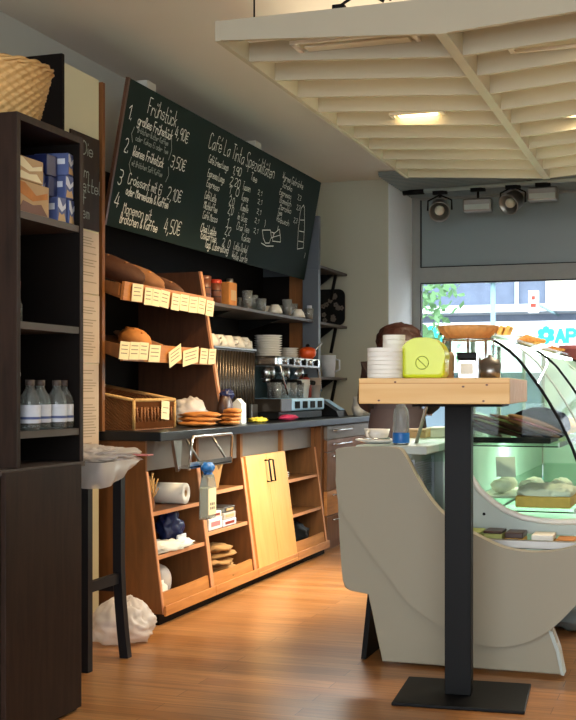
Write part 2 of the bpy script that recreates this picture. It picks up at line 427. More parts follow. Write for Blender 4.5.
p = fY(517, 300); MB().tube([(p.x, YO - .06, zt), (p.x, YO - .06, 9)], .05).build('rain_pipe', 'facade_l', b)
sgn = thing('shop_sign', 'long white fascia sign with turquoise lettering over the shop', 'sign', (0, YO - 1.3, 1.4))
a = fY(430, 323, YO - 1.3); c = fY(430, 373, YO - 1.3)
MB().box(x0, x1, YO - 1.3, YO - 1.2, c.z, a.z).build('fascia_board', 'signw', sgn)
lt = MB(); U = Vector((1, 0, 0)); V = Vector((0, 0, 1)); p = fY(556.5, 342, YO - 1.31); h = fY(556.5, 330, YO - 1.31).z - p.z
write(lt, 'APOTHEKE', Vector((p.x, YO - 1.312, p.z)), U, V, h, .085, squeeze=1.3, shear=0, sm=1)
lt.build('lettering', 'turq', sgn)
fl = MB(); c = fY(546, 335, YO - 1.31)
for k in range(6):
    an = k * PI / 3 + PI / 6
    fl.prism([(c.x + math.cos(an) * .13 + .085 * math.cos(t * PI / 6), c.z + math.sin(an) * .13 + .085 * math.sin(t * PI / 6)) for t in range(12)], 'Y', YO - 1.315 - k * .002, YO - 1.305)
fl.build('leaf_emblem', 'turq', sgn)
fl2 = MB(); c = fY(429, 339, YO - 1.31)
for k in range(5):
    an = k * PI * .4
    fl2.prism([(c.x + math.cos(an) * .2 + .14 * math.cos(t * PI / 6), c.z + math.sin(an) * .2 + .14 * math.sin(t * PI / 6)) for t in range(12)], 'Y', YO - 1.315 - k * .002, YO - 1.305)
fl2.build('leaf_emblem', 'turq', sgn)
p = fY(493, 323, 24); t = thing('street_pole', 'slim grey pole standing in front of the shop building', 'pole', (p.x, 24, -.15))
MB().tube([(p.x, 24, -.15), (p.x, 24, 3.2)], .05).build('post', 'pole', t)
MB().box(p.x - .16, p.x + .16, 23.9, 24.1, 3.2, 3.3).build('lamp_head', 'pole', t)
a = fY(529, 291, 26); c = fY(539, 313, 26)
t = thing('projecting_sign', 'small white projecting sign with a red mark beside the rain pipe', 'sign', (a.x, 26, c.z))
MB().box(a.x, c.x, 25.9, 26.0, c.z, a.z).build('sign_box', 'signw', t)
MB().box(a.x + .05, c.x - .05, 25.888, 25.9, c.z + .12, c.z + .2).box(a.x + .07, c.x - .07, 25.888, 25.9, c.z + .28, c.z + .36).build('red_mark', 'red', t)
MB().box(c.x - .03, c.x + .01, 26.0, 29.9, c.z + .15, c.z + .2).build('bracket_arm', 'pole', t)
tp = fY(424, 310, 17); t = thing('street_tree', 'leafy green tree at the left edge of the window', 'tree', (tp.x - .35, 17, -.15))
MB().tube([(tp.x - .35, 17, -.15), (tp.x - .33, 17, 1.2), (tp.x - .3, 17.05, 2.5), (tp.x - .2, 17, 4)], .1, r2=.05).build('trunk', 'bark', t)
lv = MB()
for i in range(2400):
    th = random.random() * 2 * PI; rr = random.random() ** .5 * .9; zz = random.uniform(1.45, 4.6)
    c = Vector((tp.x - .35 + math.cos(th) * rr, 17 + math.sin(th) * rr, zz))
    if noise.noise(c * 2.2) < -.08: continue
    d1 = Vector((random.uniform(-1, 1), random.uniform(-1, 1), random.uniform(-1, 1))).normalized(); d2 = d1.orthogonal().normalized(); s_ = random.uniform(.05, .11)
    lv.sheet([c - d1 * s_, c + d2 * s_ * .5, c + d1 * s_, c - d2 * s_ * .5])
lv.build('foliage', 'leaf', t)

# ================================================================== SUSPENDED CEILING GRID
t = thing('suspended_ceiling_grid', 'cream painted slatted grid hanging below the ceiling with a central spine', 'ceiling grid', (-.92, 6.08, 2.4))
XL, XS, XE = -1.812, -.92, -.03; Y0, Y1 = 4.457, 7.71; ZT, ZSP, ZED = 2.535, 2.40, 2.457
def slatpair(y, left):
    th = .022
    if left: return [(XL, ZED), (XS - .02, ZSP), (XS - .02, ZT), (XL, ZT)]
    return [(XS + .02, ZSP), (XE, ZED), (XE, ZT), (XS + .02, ZT)]
for left in (True, False):
    mb = MB()
    for i in range(11):
        y = Y0 + i * (Y1 - Y0) / 10
        mb.prism(slatpair(y, left), 'Y', y - .011, y + .011)
    mb.build('slat_panel', 'slat', t)
MB().box(XS - .022, XS + .022, Y0 - .012, Y1 + .012, ZSP - .003, ZT + .001).build('spine', 'slat', t)
MB().box(XL - .022, XL - .0, Y0 - .012, Y1 + .012, ZED - .003, ZT + .001).build('edge_rail', 'slat', t)
MB().box(XE, XE + .022, Y0 - .012, Y1 + .012, ZED - .003, ZT + .001).build('edge_rail', 'slat', t)
for x, y in ((XL + .14, Y0), (XS, Y0), (XL + .14, Y1), (XS, Y1), (XE - .12, Y0), (XE - .12, Y1)):
    MB().tube([(x, y, ZT), (x, y, HC)], .004, 6).build('hanging_wire', 'black', t)
# lamps between the slats
def grid_lamp(px, py, lab, lit, ln=.24, wd=.13, tilt=.0, l0=None):
    p = onZ(px, py, 2.47)
    t = thing('ceiling_lamp', lab, 'lamp', p, group='rectangular lamps in the ceiling grid', world=False, rz=tilt)
    MB().box(-ln / 2, ln / 2, -wd / 2, wd / 2, .012, .05, .004).build('housing', 'slat', t)
    fr = MB(); fr.box(-ln / 2 - .01, ln / 2 + .01, -wd / 2 - .01, -wd / 2 + .008, 0, .014); fr.box(-ln / 2 - .01, ln / 2 + .01, wd / 2 - .008, wd / 2 + .01, 0, .014)
    fr.box(-ln / 2 - .01, -ln / 2 + .01, -wd / 2, wd / 2, 0, .014); fr.box(ln / 2 - .01, ln / 2 + .01, -wd / 2, wd / 2, 0, .014); fr.build('rim', 'white', t)
    bl = MB().box(-ln / 2 + .03 if l0 is None else l0, ln / 2 - .03, -.04, .04, .002, .012, .003); bl.build('lens', 'lamp' if lit else 'lampoff', t)
    return p
lp1 = grid_lamp(418, 116, 'lit rectangular lamp glowing in the middle of the left slat panel', True, .26, .1)
lp2 = grid_lamp(358, 46, 'unlit white framed lamp tilted just behind the front beam', False, .5, .2)
lp3 = grid_lamp(572, 43, 'lit rectangular lamp in the front of the right slat panel', True, .5, .14, l0=.1)
lp4 = grid_lamp(590, 114, 'lit lamp at the right edge of the photo in the right slat panel', True, .26, .1)
cb = MB(); cb.tube([Vector((-1.33, 4.5, 2.56)) + Vector((.022 * i, .0, .035 * math.sin(i * PI / 8))) for i in range(9)], .006); cb.tube([(-1.13, 4.5, 2.56), (-1.1, 4.5, 2.62), (-1.06, 4.5, 2.748)], .005)
cb.box(-1.36, -1.31, 4.485, 4.52, 2.537, 2.565, .004)
single(cb, 'lamp_cable', 'black', 'black cable and connector looping above the front beam of the grid', 'cable', (-1.33, 4.5, 2.537))

# track rail with spotlights by the window
ra, rb = Vector((-2.25, 9.73, 2.70)), Vector((-.3, 9.46, 2.70))
t = thing('track_rail', 'grey metal lighting track under the ceiling in front of the window', 'track', ra)
MB().tube([ra, rb], .02, 6).build('rail', 'grey', t); MB().tube([ra + Vector((-.08, .01, 0)), ra + Vector((.1, -.014, 0))], .026, 8).build('end_feed', 'black', t)
for k in (.12, .5, .88):
    q = ra.lerp(rb, k); MB().box(q.x - .02, q.x + .02, q.y - .02, q.y + .02, 2.71, HC - .03).build('ceiling_clip', 'black', t)
def rail_at(px):
    v = ray(px, 200); # intersection of the vertical plane through the ray with the rail
    d = rb - ra; # solve ra + s d = t v (xy)
    det = d.x * -v[1] + v[0] * d.y; s_ = (-ra.x * -v[1] + v[0] * -ra.y) / det if abs(det) > 1e-9 else 0
    return ra + d * s_
def spot_round(px, lab, yaw, dz):
    q = rail_at(px); t = thing('spotlight', lab, 'spotlight', (q.x, q.y, 2.70), group='spotlights on the window track')
    MB().box(q.x - .06, q.x + .06, q.y - .02, q.y + .02, 2.66, 2.69, .003).build('adapter', 'black', t)
    MB().tube([(q.x, q.y, 2.665), (q.x, q.y, 2.655 - dz)], .012).build('stem', 'black', t)
    mb = MB(); c = Vector((q.x, q.y - .01, 2.60 - dz))
    mb.lathe([(0, .09), (.05, .085), (.075, .05), (.085, -.05), (.088, -.07), (.08, -.07), (.07, -.03), (.04, 0), (0, .005)], (0, 0, 0), 20)
    bmesh.ops.rotate(mb.bm, verts=mb.bm.verts, cent=(0, 0, 0), matrix=Matrix.Rotation(math.radians(-62), 3, 'X'))
    bmesh.ops.rotate(mb.bm, verts=mb.bm.verts, cent=(0, 0, 0), matrix=Matrix.Rotation(yaw, 3, 'Z'))
    bmesh.ops.translate(mb.bm, verts=mb.bm.verts, vec=c - Vector((0, 0, .04)))
    mb.build('lamp_head', 'steel', t)
    d = Vector((0, -1, -.5)); d.rotate(Matrix.Rotation(yaw, 3, 'Z')); d.normalize()
    MB().blob(c - Vector((0, 0, .04)) + d * .035, (.04, .04, .04), 0).build('bulb', 'lampoff', t)
    yk = MB(); yk.tube([c + Vector((-.1, 0, -.05)), c + Vector((-.098, 0, .03)), c + Vector((0, 0, .075)), c + Vector((.098, 0, .03)), c + Vector((.1, 0, -.05))], .007); yk.build('yoke', 'black', t)
def flood(px, lab, h):
    q = rail_at(px); t = thing('floodlight', lab, 'floodlight', (q.x, q.y, 2.70), group='box floodlights on the window track')
    MB().box(q.x - .06, q.x + .06, q.y - .02, q.y + .02, 2.66, 2.69, .003).build('adapter', 'black', t)
    MB().tube([(q.x, q.y, 2.665), (q.x, q.y, 2.60)], .01).build('stem', 'black', t)
    MB().box(q.x - .115, q.x + .115, q.y - .06, q.y + .05, h - .105, h, .012).build('lamp_box', 'steel', t)
    MB().box(q.x - .1, q.x + .1, q.y - .066, q.y - .06, h - .09, h - .05).build('reflector', 'grey', t)
spot_round(440, 'round silver spotlight first along the track beside the pillar', .15, .02)
flood(478, 'silver box floodlight between the two round spotlights', 2.60)
spot_round(513, 'round silver spotlight between the two box floodlights', -.5, .0)
flood(543, 'silver box floodlight farthest right along the track', 2.65)

# ================================================================== CHALKBOARD
A0 = Vector((-2.488, 5.0, 2.50)); A1 = Vector((-2.612, 5.0, 1.828)); YE = 7.955
bv = (A0 - A1).normalized(); bu = Vector((0, 1, 0)); bn = bu.cross(bv).normalized()
if bn.x < 0: bn = -bn
bd = thing('chalkboard', 'long dark green menu chalkboard tilted over the bread shelves', 'chalkboard', (-2.6, 6.4, 1.8))
ev = -bn * .012
mb = MB(); q = [(A1.x, A1.z), (A0.x, A0.z), (A0.x + ev.x, A0.z + ev.z), (A1.x + ev.x, A1.z + ev.z)]
mb.prism(q, 'Y', 5.0, YE); mb.build('writing_surface', 'board', bd)
q2 = [(A1.x + bn.x * .004, A1.z + bn.z * .004), (A0.x + bn.x * .004, A0.z + bn.z * .004), (A0.x + ev.x, A0.z + ev.z), (A1.x + ev.x, A1.z + ev.z)]
MB().prism(q2, 'Y', 4.982, 4.999).build('side_frame', 'walnut', bd)
def onboard(px, py):
    v = Vector(ray(px, py)); c = Vector((0, 0, EYE)); tt = (A1 - c).dot(bn) / v.dot(bn); return c + v * tt + bn * .002
# direction of writing: +Y, up = bv;   U x V must face the room
def chalk(mb, text, px, py, h, px2=None, w=.005, mi=0, shear=.12, jit=.05):
    o = onboard(px, py); fit = None
    if px2: fit = (onX(px2, py, o.x).y - o.y)
    write(mb, text, o, Vector((0, 1, 0)), bv, h * .76, w * .68, squeeze=.8, shear=shear, mi=mi, jit=jit, fit=fit)
hd = MB(); chalk(hd, 'Fr\u00fchst\u00fcck', 147, 113, .10, 176, .0055); hd.build('heading_lettering', 'chalk', bd)
tx = MB()
for s_, px, py, h, px2, wd, mi in [
    ('1.', 127, 118, .085, 132, .007, 0), ('gro\u00dfes Fr\u00fchst\u00fcck', 137, 124, .062, 172, .007, 0), ('4,90\u20ac', 174, 137, .075, 188, .0065, 0),
    ('Br\u00f6tchen Butter Kaffee', 137, 132, .036, 168, .004, 1), ('oder Kakao Ei oder Tee', 135, 140, .036, 168, .004, 1),
    ('2.', 123, 151, .085, 128, .007, 0), ('kleines Fr\u00fchst\u00fcck', 132, 155, .062, 163, .007, 0), ('3,50\u20ac', 170, 166, .075, 185, .0065, 0),
    ('mit Br\u00f6tchen Saft Kaffee', 131, 165, .036, 162, .004, 1),
    ('3', 117, 183, .09, 122, .007, 0), ('Croissant mit Ei', 127, 183, .068, 161, .0065, 0), ('2,10\u20ac', 166, 198, .08, 181, .0065, 0),
    ('oder Marmelade & Kaffee', 125, 194, .058, 168, .0075, 0),
    ('4', 113, 206, .09, 119, .007, 0), ('Monemon mit', 122, 212, .07, 151, .006, 0), ('Br\u00f6tchen & Kaffee', 119, 222, .066, 157, .0068, 0), ('4,50\u20ac', 163, 231, .095, 180, .0065, 0)]:
    chalk(tx, s_, px, py, h, px2, wd, mi)
for px, py, px2, py2, sgn_ in ((134, 127, 132, 142, -1), (171, 139, 168, 160, 1), (131, 157, 130, 172, -1), (168, 167, 165, 182, 1)):
    a, c = onboard(px, py), onboard(px2, py2); m_ = (a + c) / 2 + Vector((0, .02 * sgn_, 0)); tx.ribbon([(a, bn), (m_, bn), (c, bn)], .004, 1)
tx.build('breakfast_list', ['chalk', 'chalkf'], bd)
hd = MB(); chalk(hd, 'Caf\u00e9 La Tinta Spezialit\u00e4ten', 208, 147, .11, 274, .0055); hd.build('heading_lettering', 'chalk', bd)
t2 = MB()
L = ['Caf\u00e9 Crema Lungo', 'Espresso Lungo', 'Espresso', 'Caf\u00e9 Latte', 'Milchkaffee', 'Caf\u00e9 Mocca', 'Chai Latte', 'Eiskaffee', 'Tagl. Zubereitung']
P1 = [(208, 162, 228), (207, 176, 224), (206, 186, 219), (204, 198, 216), (203, 208, 217), (202, 218, 217), (200, 231, 216), (200, 238, 216), (204, 247, 228)]
for s_, (px, py, p2) in zip(L, P1): chalk(t2, s_, px, py, .055 if py < 225 else .06, p2, .0048 if py < 225 else .0065)
for s_, px, py, p2 in [('1,90', 232, 173, 241), ('2,20', 229, 184, 240), ('1,70', 228, 193, 239), ('2,0', 228, 204, 234), ('2,0', 227, 213, 233), ('1,8', 226, 226, 231), ('2,2', 224, 234, 230), ('2,80', 221, 246, 230)]:
    chalk(t2, s_, px, py, .06, p2, .006)
for s_, px, py, p2 in [('Tassen', 242, 189, 250), ('Kanne', 241, 200, 248), ('Kamille', 240, 210, 248), ('im Glas', 237, 219, 247), ('Chai Tee', 236, 229, 249), ('Kakao', 241, 240, 250), ('Latte Dunkel', 233, 249, 247), ('Wei\u00dfe Sorte', 231, 258, 247)]:
    chalk(t2, s_, px, py, .06, p2, .0045)
for px, py in ((257, 194), (257, 203), (256, 213), (254, 222), (253, 232)): chalk(t2, '2,1', px, py, .035, px + 5, .004)
chalk(t2, 'Tee', 250, 180, .06, 257, .005)
t2.build('coffee_list', 'chalk', bd)
t3 = MB(); chalk(t3, 'Warme Getr\u00e4nke', 282, 179, .06, 303, .0045)
for s_, px, py, p2 in [('Schoko', 282, 187, 292), ('Espresso', 279, 194, 291), ('Glasmilch', 279, 202, 291), ('Marokko', 279, 209, 291), ('Tee', 277, 214, 282), ('Roibusch', 276, 221, 289)]:
    chalk(t3, s_, px, py, .05, p2, .0045)
for px, py in ((297, 199), (296, 209), (293, 222)): chalk(t3, '2,3', px, py, .04, px + 4, .004)
t3.build('drinks_list', 'chalk', bd)
dr = MB()
def sk(pts, w=.005): dr.ribbon([(onboard(*p), bn) for p in pts], w)
sk([(262, 230), (263, 238), (265, 243), (269, 243), (271, 237), (270, 230), (262, 230)]); sk([(271, 232), (274, 233), (273, 237), (271, 238)]); sk([(261, 243), (266, 246), (273, 246)])
sk([(264, 227), (265, 223), (265, 220)], .004)
sk([(272, 240), (273, 234), (279, 229), (280, 238), (280, 242), (272, 241)]); sk([(273, 237), (280, 235)], .004); sk([(277, 230), (278, 226)])
sk([(301, 208), (303, 205), (304, 208), (304, 230), (303, 248), (297, 249), (298, 230), (300, 212), (301, 208)]); sk([(299, 231), (304, 232)]); sk([(298, 241), (303, 242)]); sk([(300, 220), (304, 220)], .004); sk([(305, 253), (304, 258)])
dr.build('chalk_drawing', 'chalk', bd)
for px, py in ((161, 88), (266, 150)):
    p = onX(px, py + 5, -2.47); MB().box(-2.575, -2.52, p.y - .05, p.y + .05, 2.44, 2.555).build('wall_bracket', 'wall', bd)

# small chalk sign and notices on the pier
sg = thing('chalk_sign', 'narrow dark brown sign with chalk writing on the cream pier', 'sign', (-2.578, 4.75, 1.77))
MB().box(-2.579, -2.572, 4.60, 4.862, 1.775, 2.19).build('sign_board', 'dark', sg)
tx = MB()
for s_, z in (('Die', 2.10), ('im', 2.0), ('Zettel', 1.94), ('f', 1.88), ('em', 1.82)):
    write(tx, s_, Vector((-2.5705, 4.70 if s_ != 'Zettel' else 4.66, z)), Vector((0, 1, 0)), Vector((0, 0, 1)), .06, .005, fit=.035 * len(s_), shear=.1)
tx.build('lettering', 'chalkf', sg)
for i, (za, zb, yo) in enumerate(((1.49, 1.765, 0), (1.18, 1.485, .004), (.70, 1.175, -.003))):
    n = thing('paper_notice', 'pale printed notice sheet %s on the cream pier' % ('just under the chalk sign', 'in the middle', 'lowest')[i], 'notice', (-2.577, 4.76, za), group='printed notices on the pier')
    MB().box(-2.5785, -2.5745, 4.64 + yo, 4.862 + yo, za, zb).build('sheet', 'notice', n)
    pr_ = MB(); z = zb - .03
    while z > za + .03:
        pr_.box(-2.5745, -2.5738, 4.66, 4.66 + random.uniform(.13, .18), z, z + .004); z -= random.choice((.012, .013, .03))
    pr_.build('print_lines', 'ink', n)

# ================================================================== DARK OPEN SHELF UNIT (left foreground)
FX = -1.957; SX0, SX1 = -2.40, FX; SY0, SY1 = 3.17, 3.585; SZ = 1.905
u = thing('display_cabinet', 'tall dark brown open shelf cabinet at the left edge of the room', 'cabinet', (-2.17, 3.37, 0))
MB().box(SX0, SX1, SY0, SY0 + .022, .822, SZ, .001).build('side_panel', 'dark', u)
MB().box(SX0, SX1 - .003, SY1 - .022, SY1, .822, SZ, .001).build('side_panel', 'darkin', u)
MB().box(SX1 - .0029, SX1, SY1 - .022, SY1, .822, SZ).build('edge_band', 'dark', u)
MB().box(SX0, SX1, SY0 + .0225, SY1 - .0225, SZ - .022, SZ).build('top_panel', 'dark', u)
MB().box(SX0, SX0 + .012, SY0 + .0225, SY1 - .0225, .84, SZ - .023).build('back_panel', 'darkin', u)
for z in (1.60, 1.262, .925): MB().box(SX0 + .0125, SX1 - .004, SY0 + .0225, SY1 - .0225, z - .014, z + .008).build('shelf', 'darkedge', u)
MB().box(SX0, FX + .0, 3.075, SY1 - .045, .0, .805).build('base_cabinet', 'dark', u)
d_ = MB().box(FX + .001, FX + .019, 3.079, SY1 - .046, .012, .815, .002).build('door', 'dark', u)
MB().box(SX0, FX + .006, 3.075, SY1, .806, .8215).build('base_top', 'darkedge', u)
MB().box(FX - .16, FX - .10, 3.067, 3.0745, .69, .78, .002).build('metal_plate', 'steel', u)
MB().tube([(FX - .09, 3.075, .57), (FX - .09, 3.055, .57)], .012).build('knob', 'steel', u)
# wicker basket on top
def weave(nA, amp, row):
    def fn(r, z, a):
        k = int(a / (2 * PI) * nA + .5); return r + amp * (1 if (k + int(z / row)) % 2 else -1) * (1 if r > .05 else 0)
    return fn
bs = thing('wicker_basket', 'large straw wicker basket on top of the dark shelf cabinet', 'basket', (-2.17, 3.39, SZ + .001))
mb = MB(); H_ = .19; rows = 14; sub_ = 3; cx, cy, cz = -2.17, 3.39, SZ + .001
def bw(r, z, a):
    row = int(z / H_ * rows - 1e-6); f = math.sin(PI * ((z / H_ * rows) % 1.0))
    return r + (.0065 * math.sin(a * 26) * (1 if row % 2 else -1) * f if r > .05 and z > .001 else 0)
prof = [(0, 0)] + [(.128 + .05 * i / (rows * sub_), H_ * i / (rows * sub_)) for i in range(rows * sub_ + 1)]
mb.lathe(prof, (cx, cy, cz), 208, fn=bw); mb.lathe([(.17, H_), (.12, .01), (0, .01)], (cx, cy, cz), 48); mb.build('woven_body', 'wicker', bs)
rm = MB()
for ph in (0, PI): rm.tube([(cx + (.178 + .005 * math.cos(k * .5 + ph)) * math.cos(k * PI / 60), cy + (.178 + .005 * math.cos(k * .5 + ph)) * math.sin(k * PI / 60), cz + H_ + .004 + .005 * math.sin(k * .5 + ph)) for k in range(121)], .006, 6)
rm.build('rim', 'wicker', bs)
# coffee cartons
def carton(name, lab, y0, y1, z0, z1, mats, depth=.12, x1=FX - .02, grp='cartons on the top shelf of the dark cabinet', rz=0):
    c = ((2 * x1 - depth) / 2, (y0 + y1) / 2, z0)
    t = thing(name, lab, 'carton', c, rz=(next(JZ) if mats[0] in ('bluepack', 'navy') else rz), group=grp, world=False)
    hy = (y1 - y0) / 2; h = z1 - z0; hx = depth / 2
    MB().box(-hx, hx, -hy, hy, 0, h, .002).build('box', mats[0], t)
    if mats[1]:
        p = MB(); p.prism([(-hy * .9, h * .95), (-hy * .5, h * .95), (hy * .2, h * .62), (hy * .9, h * .8), (hy * .9, h * .6), (0, h * .42), (-hy * .9, h * .62)], 'X', hx, hx + .0008); p.prism([(-hy * .9, 0.004), (hy * .9, .004), (hy * .5, h * .38), (0, h * .3), (-hy * .6, h * .38)], 'X', hx, hx + .0007, mi=1)
        p.box(-hx * .8, hx * .8, -hy - .0008, -hy, h * .5, h * .75); p.build('label_print', mats[1], t)
    return t
BP = ['bluepack', ['packw', 'beige']]; JZ = iter((.10, -.12, -.08, .16, .05, -.06, .1))
zb = 1.609
carton('coffee_carton', 'blue and white carton at the right end of the bottom row', 3.515, 3.558, zb, zb + .082, BP)
carton('coffee_carton', 'blue and white carton second from the right in the bottom row', 3.462, 3.508, zb, zb + .082, BP)
carton('coffee_carton', 'blue and white carton in the middle of the right stack', 3.510, 3.556, zb + .084, zb + .160, BP)
carton('coffee_carton', 'blue and white carton on top of the right stack', 3.505, 3.552, zb + .162, zb + .235, BP, rz=.12)
carton('coffee_carton', 'dark navy carton behind on the second level of the stack', 3.44, 3.50, zb + .084, zb + .15, ['navy', None], x1=FX - .05)
carton('coffee_carton', 'dark navy carton behind on the third level of the stack', 3.44, 3.50, zb + .152, zb + .22, ['navy', None], x1=FX - .05)
carton('coffee_carton', 'small blue carton wedged between the beige box and the navy cartons', 3.402, 3.437, zb, zb + .158, BP, x1=FX - .06)
carton('kraft_carton', 'beige carton under the other at the left end of the top shelf', 3.20, 3.395, zb, zb + .10, ['beige', ['crustl', 'brown']], grp='beige cartons in the dark cabinet')
carton('kraft_carton', 'beige carton on top at the left end of the top shelf', 3.195, 3.36, zb + .102, zb + .175, ['beige', ['paper', 'paper']], grp='beige cartons in the dark cabinet')
# bottle jar on second shelf
jt = thing('sauce_bottle', 'slim bottle with a red cap on the second shelf', 'bottle', (-2.0, 3.238, 1.271))
MB().lathe([(0, 0), (.018, 0), (.019, .05), (.01, .075), (.01, .09), (0, .09)], (-2.0, 3.238, 1.271), 14).build('body', 'bottle', jt)
MB().lathe([(.012, .09), (.013, .125), (0, .125)], (-2.0, 3.238, 1.271), 12).build('cap', 'brick', jt)
# water bottles
proto = None
spots = [(-1.99, 3.30, 'half hidden at the left end of the row'), (-2.005, 3.39, 'first with its label fully in view'), (-2.04, 3.43, 'standing behind and between the front bottles'), (-1.995, 3.475, 'second with its label fully in view'), (-2.005, 3.537, 'at the right end of the row')]
for i, (x, y, w_) in enumerate(spots):
    if proto is None:
        proto = thing('water_bottle', '', 'bottle', (0, 0, 0), world=False)
        MB().lathe([(0, 0), (.03, 0), (.033, .008), (.033, .085), (.03, .105), (.014, .13), (.0125, .15), (0, .15)], n=18).build('glass_body', 'bottle', proto)
        MB().lathe([(.0334, .022), (.0338, .023), (.0338, .078), (.0334, .079)], n=18).build('label_band', 'packw', proto)
        MB().lathe([(.0342, .034), (.0342, .042)], n=18).build('label_stripe', 'bluepack', proto)
        MB().lathe([(.0135, .14), (.0145, .142), (.0145, .158), (0, .158)], n=14).build('cap', 'darkedge', proto)
        o = proto
    else: o = copy_tree(proto)
    o.location = (x, y, .934); o['label'] = 'small water bottle ' + w_; o['group'] = 'water bottles on the lowest shelf'
pl = MB(); pl.prism([(3.21, 1.085), (3.32, 1.082), (3.43, 1.115 - .02), (3.36, 1.135), (3.21, 1.14)], 'X', -2.16, -2.10)
single(MB().box(-2.16, -2.06, 3.2, 3.37, 1.094, 1.128, .012, rot=(-.0, 'X')), 'paper_packet', 'wall', 'grey paper packet lying on top of the water bottles', 'packet', (-2.11, 3.28, 1.094))

# ================================================================== BREAD RACK
rk = thing('bread_rack', 'wooden bread rack with two tilted trays on the dark counter', 'bread rack', (-2.7, 5.6, .872))
MB().box(XW + .003, -2.570, 4.885, 4.912, .872, 2.46).build('side_panel', 'oakd', rk)
MB().box(XW + .003, XW + .02, 4.915, 7.99, .872, 2.2).build('back_panel', 'darkin', rk)
MB().prism([(XW + .021, .872), (-2.435, .872), (-2.57, 1.70), (XW + .021, 1.70)], 'Y', 5.99, 6.012).build('partition', 'walnut', rk)
MB().prism([(-2.434, .872), (-2.422, .872), (-2.557, 1.702), (-2.569, 1.702)], 'Y', 5.988, 6.014).build('edge_strip', 'edge', rk)
def tray(z, nm):
    tr = MB(); tr.prism([(-2.87, z + .13), (-2.50, z), (-2.50, z + .012), (-2.87, z + .142)], 'Y', 4.93, 5.985)
    o = tr.build('tray', 'oakd', rk)
    sub(MB().prism([(-2.502, z - .006), (-2.488, z - .006), (-2.478, z + .078), (-2.492, z + .078)], 'Y', 4.93, 5.984), 'front_lip', 'oakh', o, (-2.7, 5.6, .872))
    for y in (4.915, 5.60):
        sub(MB().prism([(-2.87, z + .145), (-2.505, z + .014), (-2.50, z + .07), (-2.87, z + .15)], 'Y', y, y + .014), 'divider', 'oakd', o, (-2.7, 5.6, .872))
tray(1.478, 'upper'); tray(1.200, 'lower')
def loaf(lab, y, z, L_, r, mat, x=-2.67, slope=-.34, rzv=0, cuts=3, name='bread_loaf', cat='bread'):
    t = thing(name, lab, cat, (x, y, z), rz=rzv, group='loaves on the bread rack', world=False)
    def fn(p):
        k = 1
        return Vector((p.x, p.y, p.z if p.z > -.6 else -.6))
    mb = MB(); mb.blob((0, 0, 0), (L_ / 2, r, r * .8), .07, 2.2, seed=y * 3, u=28, v=18, fn=fn, rot=[(-slope, 'Y')])
    o = mb.build('crust', mat, t)
    sc_ = MB()
    for i in range(cuts):
        f = (i + .5) / cuts - .5; cx = f * L_ * .7
        zc = (r * .8 - .007) * math.sqrt(max(.05, 1 - (cx / (L_ / 2)) ** 2)) * 1.0 + cx * slope
        sc_.blob((cx, 0, zc), (.012, r * .55, .008), 0, u=10, v=6, rot=[(.35, 'Z')])
    sc_.build('scored_cut', 'flour' if mat == 'crust' else 'crustl', t)
    return t
def trz(x, z): return z + .012 + (-2.50 - x) / .37 * .13
loaf('long dark brown loaf at the left end of the upper tray', 5.16, trz(-2.68, 1.478) + .088, .40, .085, 'crust', -2.68)
loaf('rustic dark loaf in the middle of the three on the upper tray', 5.40, trz(-2.66, 1.478) + .075, .34, .075, 'flour', -2.66)
loaf('smaller brown loaf at the right of the three on the upper tray', 5.63, trz(-2.64, 1.478) + .06, .30, .058, 'crust', -2.64)
loaf('round golden scored loaf on the lower tray', 5.28, trz(-2.6, 1.2) + .055, .17, .075, 'crustl', -2.60, cuts=3)
loaf('thin baguette end beside the golden loaf on the lower tray', 5.50, trz(-2.66, 1.2) + .03, .36, .035, 'flour', -2.66, cuts=4)
# price cards
def card(px0, px1, py0, i, nm, z, tilt=0, h=.082):
    a = onX(px0, py0, -2.474); c = onX(px1, py0, -2.474); yy = (a.y + c.y) / 2; wy = (c.y - a.y)
    t = thing('price_card', 'cream price card, ' + nm, 'price card', (-2.474, yy, a.z - h / 2), group='price cards on the bread rack', world=False)
    t.rotation_euler = (tilt, math.radians(6), 0)
    MB().box(0, .0016, -wy / 2, wy / 2, -h / 2, h / 2).build('card', 'paper', t)
    ln = MB()
    for k in range(3): ln.box(.0016, .0021, -wy * .36, wy * random.uniform(.2, .38), h * (.26 - .22 * k), h * (.26 - .22 * k) + .004)
    ln.build('print_lines', 'ink', t)
up = [(132, 142.5, 283), (144.5, 152, 287), (152.3, 160, 288.5), (160.3, 169, 290), (171.5, 179.5, 293), (180, 188.5, 294), (189, 197.5, 296), (198, 205, 297.5), (206, 213.5, 300)]
for i, (a, c, y) in enumerate(up): card(a, c, y, i, ORD[i] + ' from the left on the upper bread tray', 1.5, random.uniform(-.05, .05))
lo = [(119.5, 129, 341), (129.5, 139, 341.5), (139.3, 148, 342), (149, 160, 344.5), (169, 181, 347), (183, 198, 348), (200, 207.5, 348), (208.5, 215.5, 348.5)]
for i, (a, c, y) in enumerate(lo): card(a, c, y, i, ORD[i] + ' from the left on the lower bread tray', 1.2, .35 if i == 4 else (.15 if i == 5 else random.uniform(-.04, .04)))

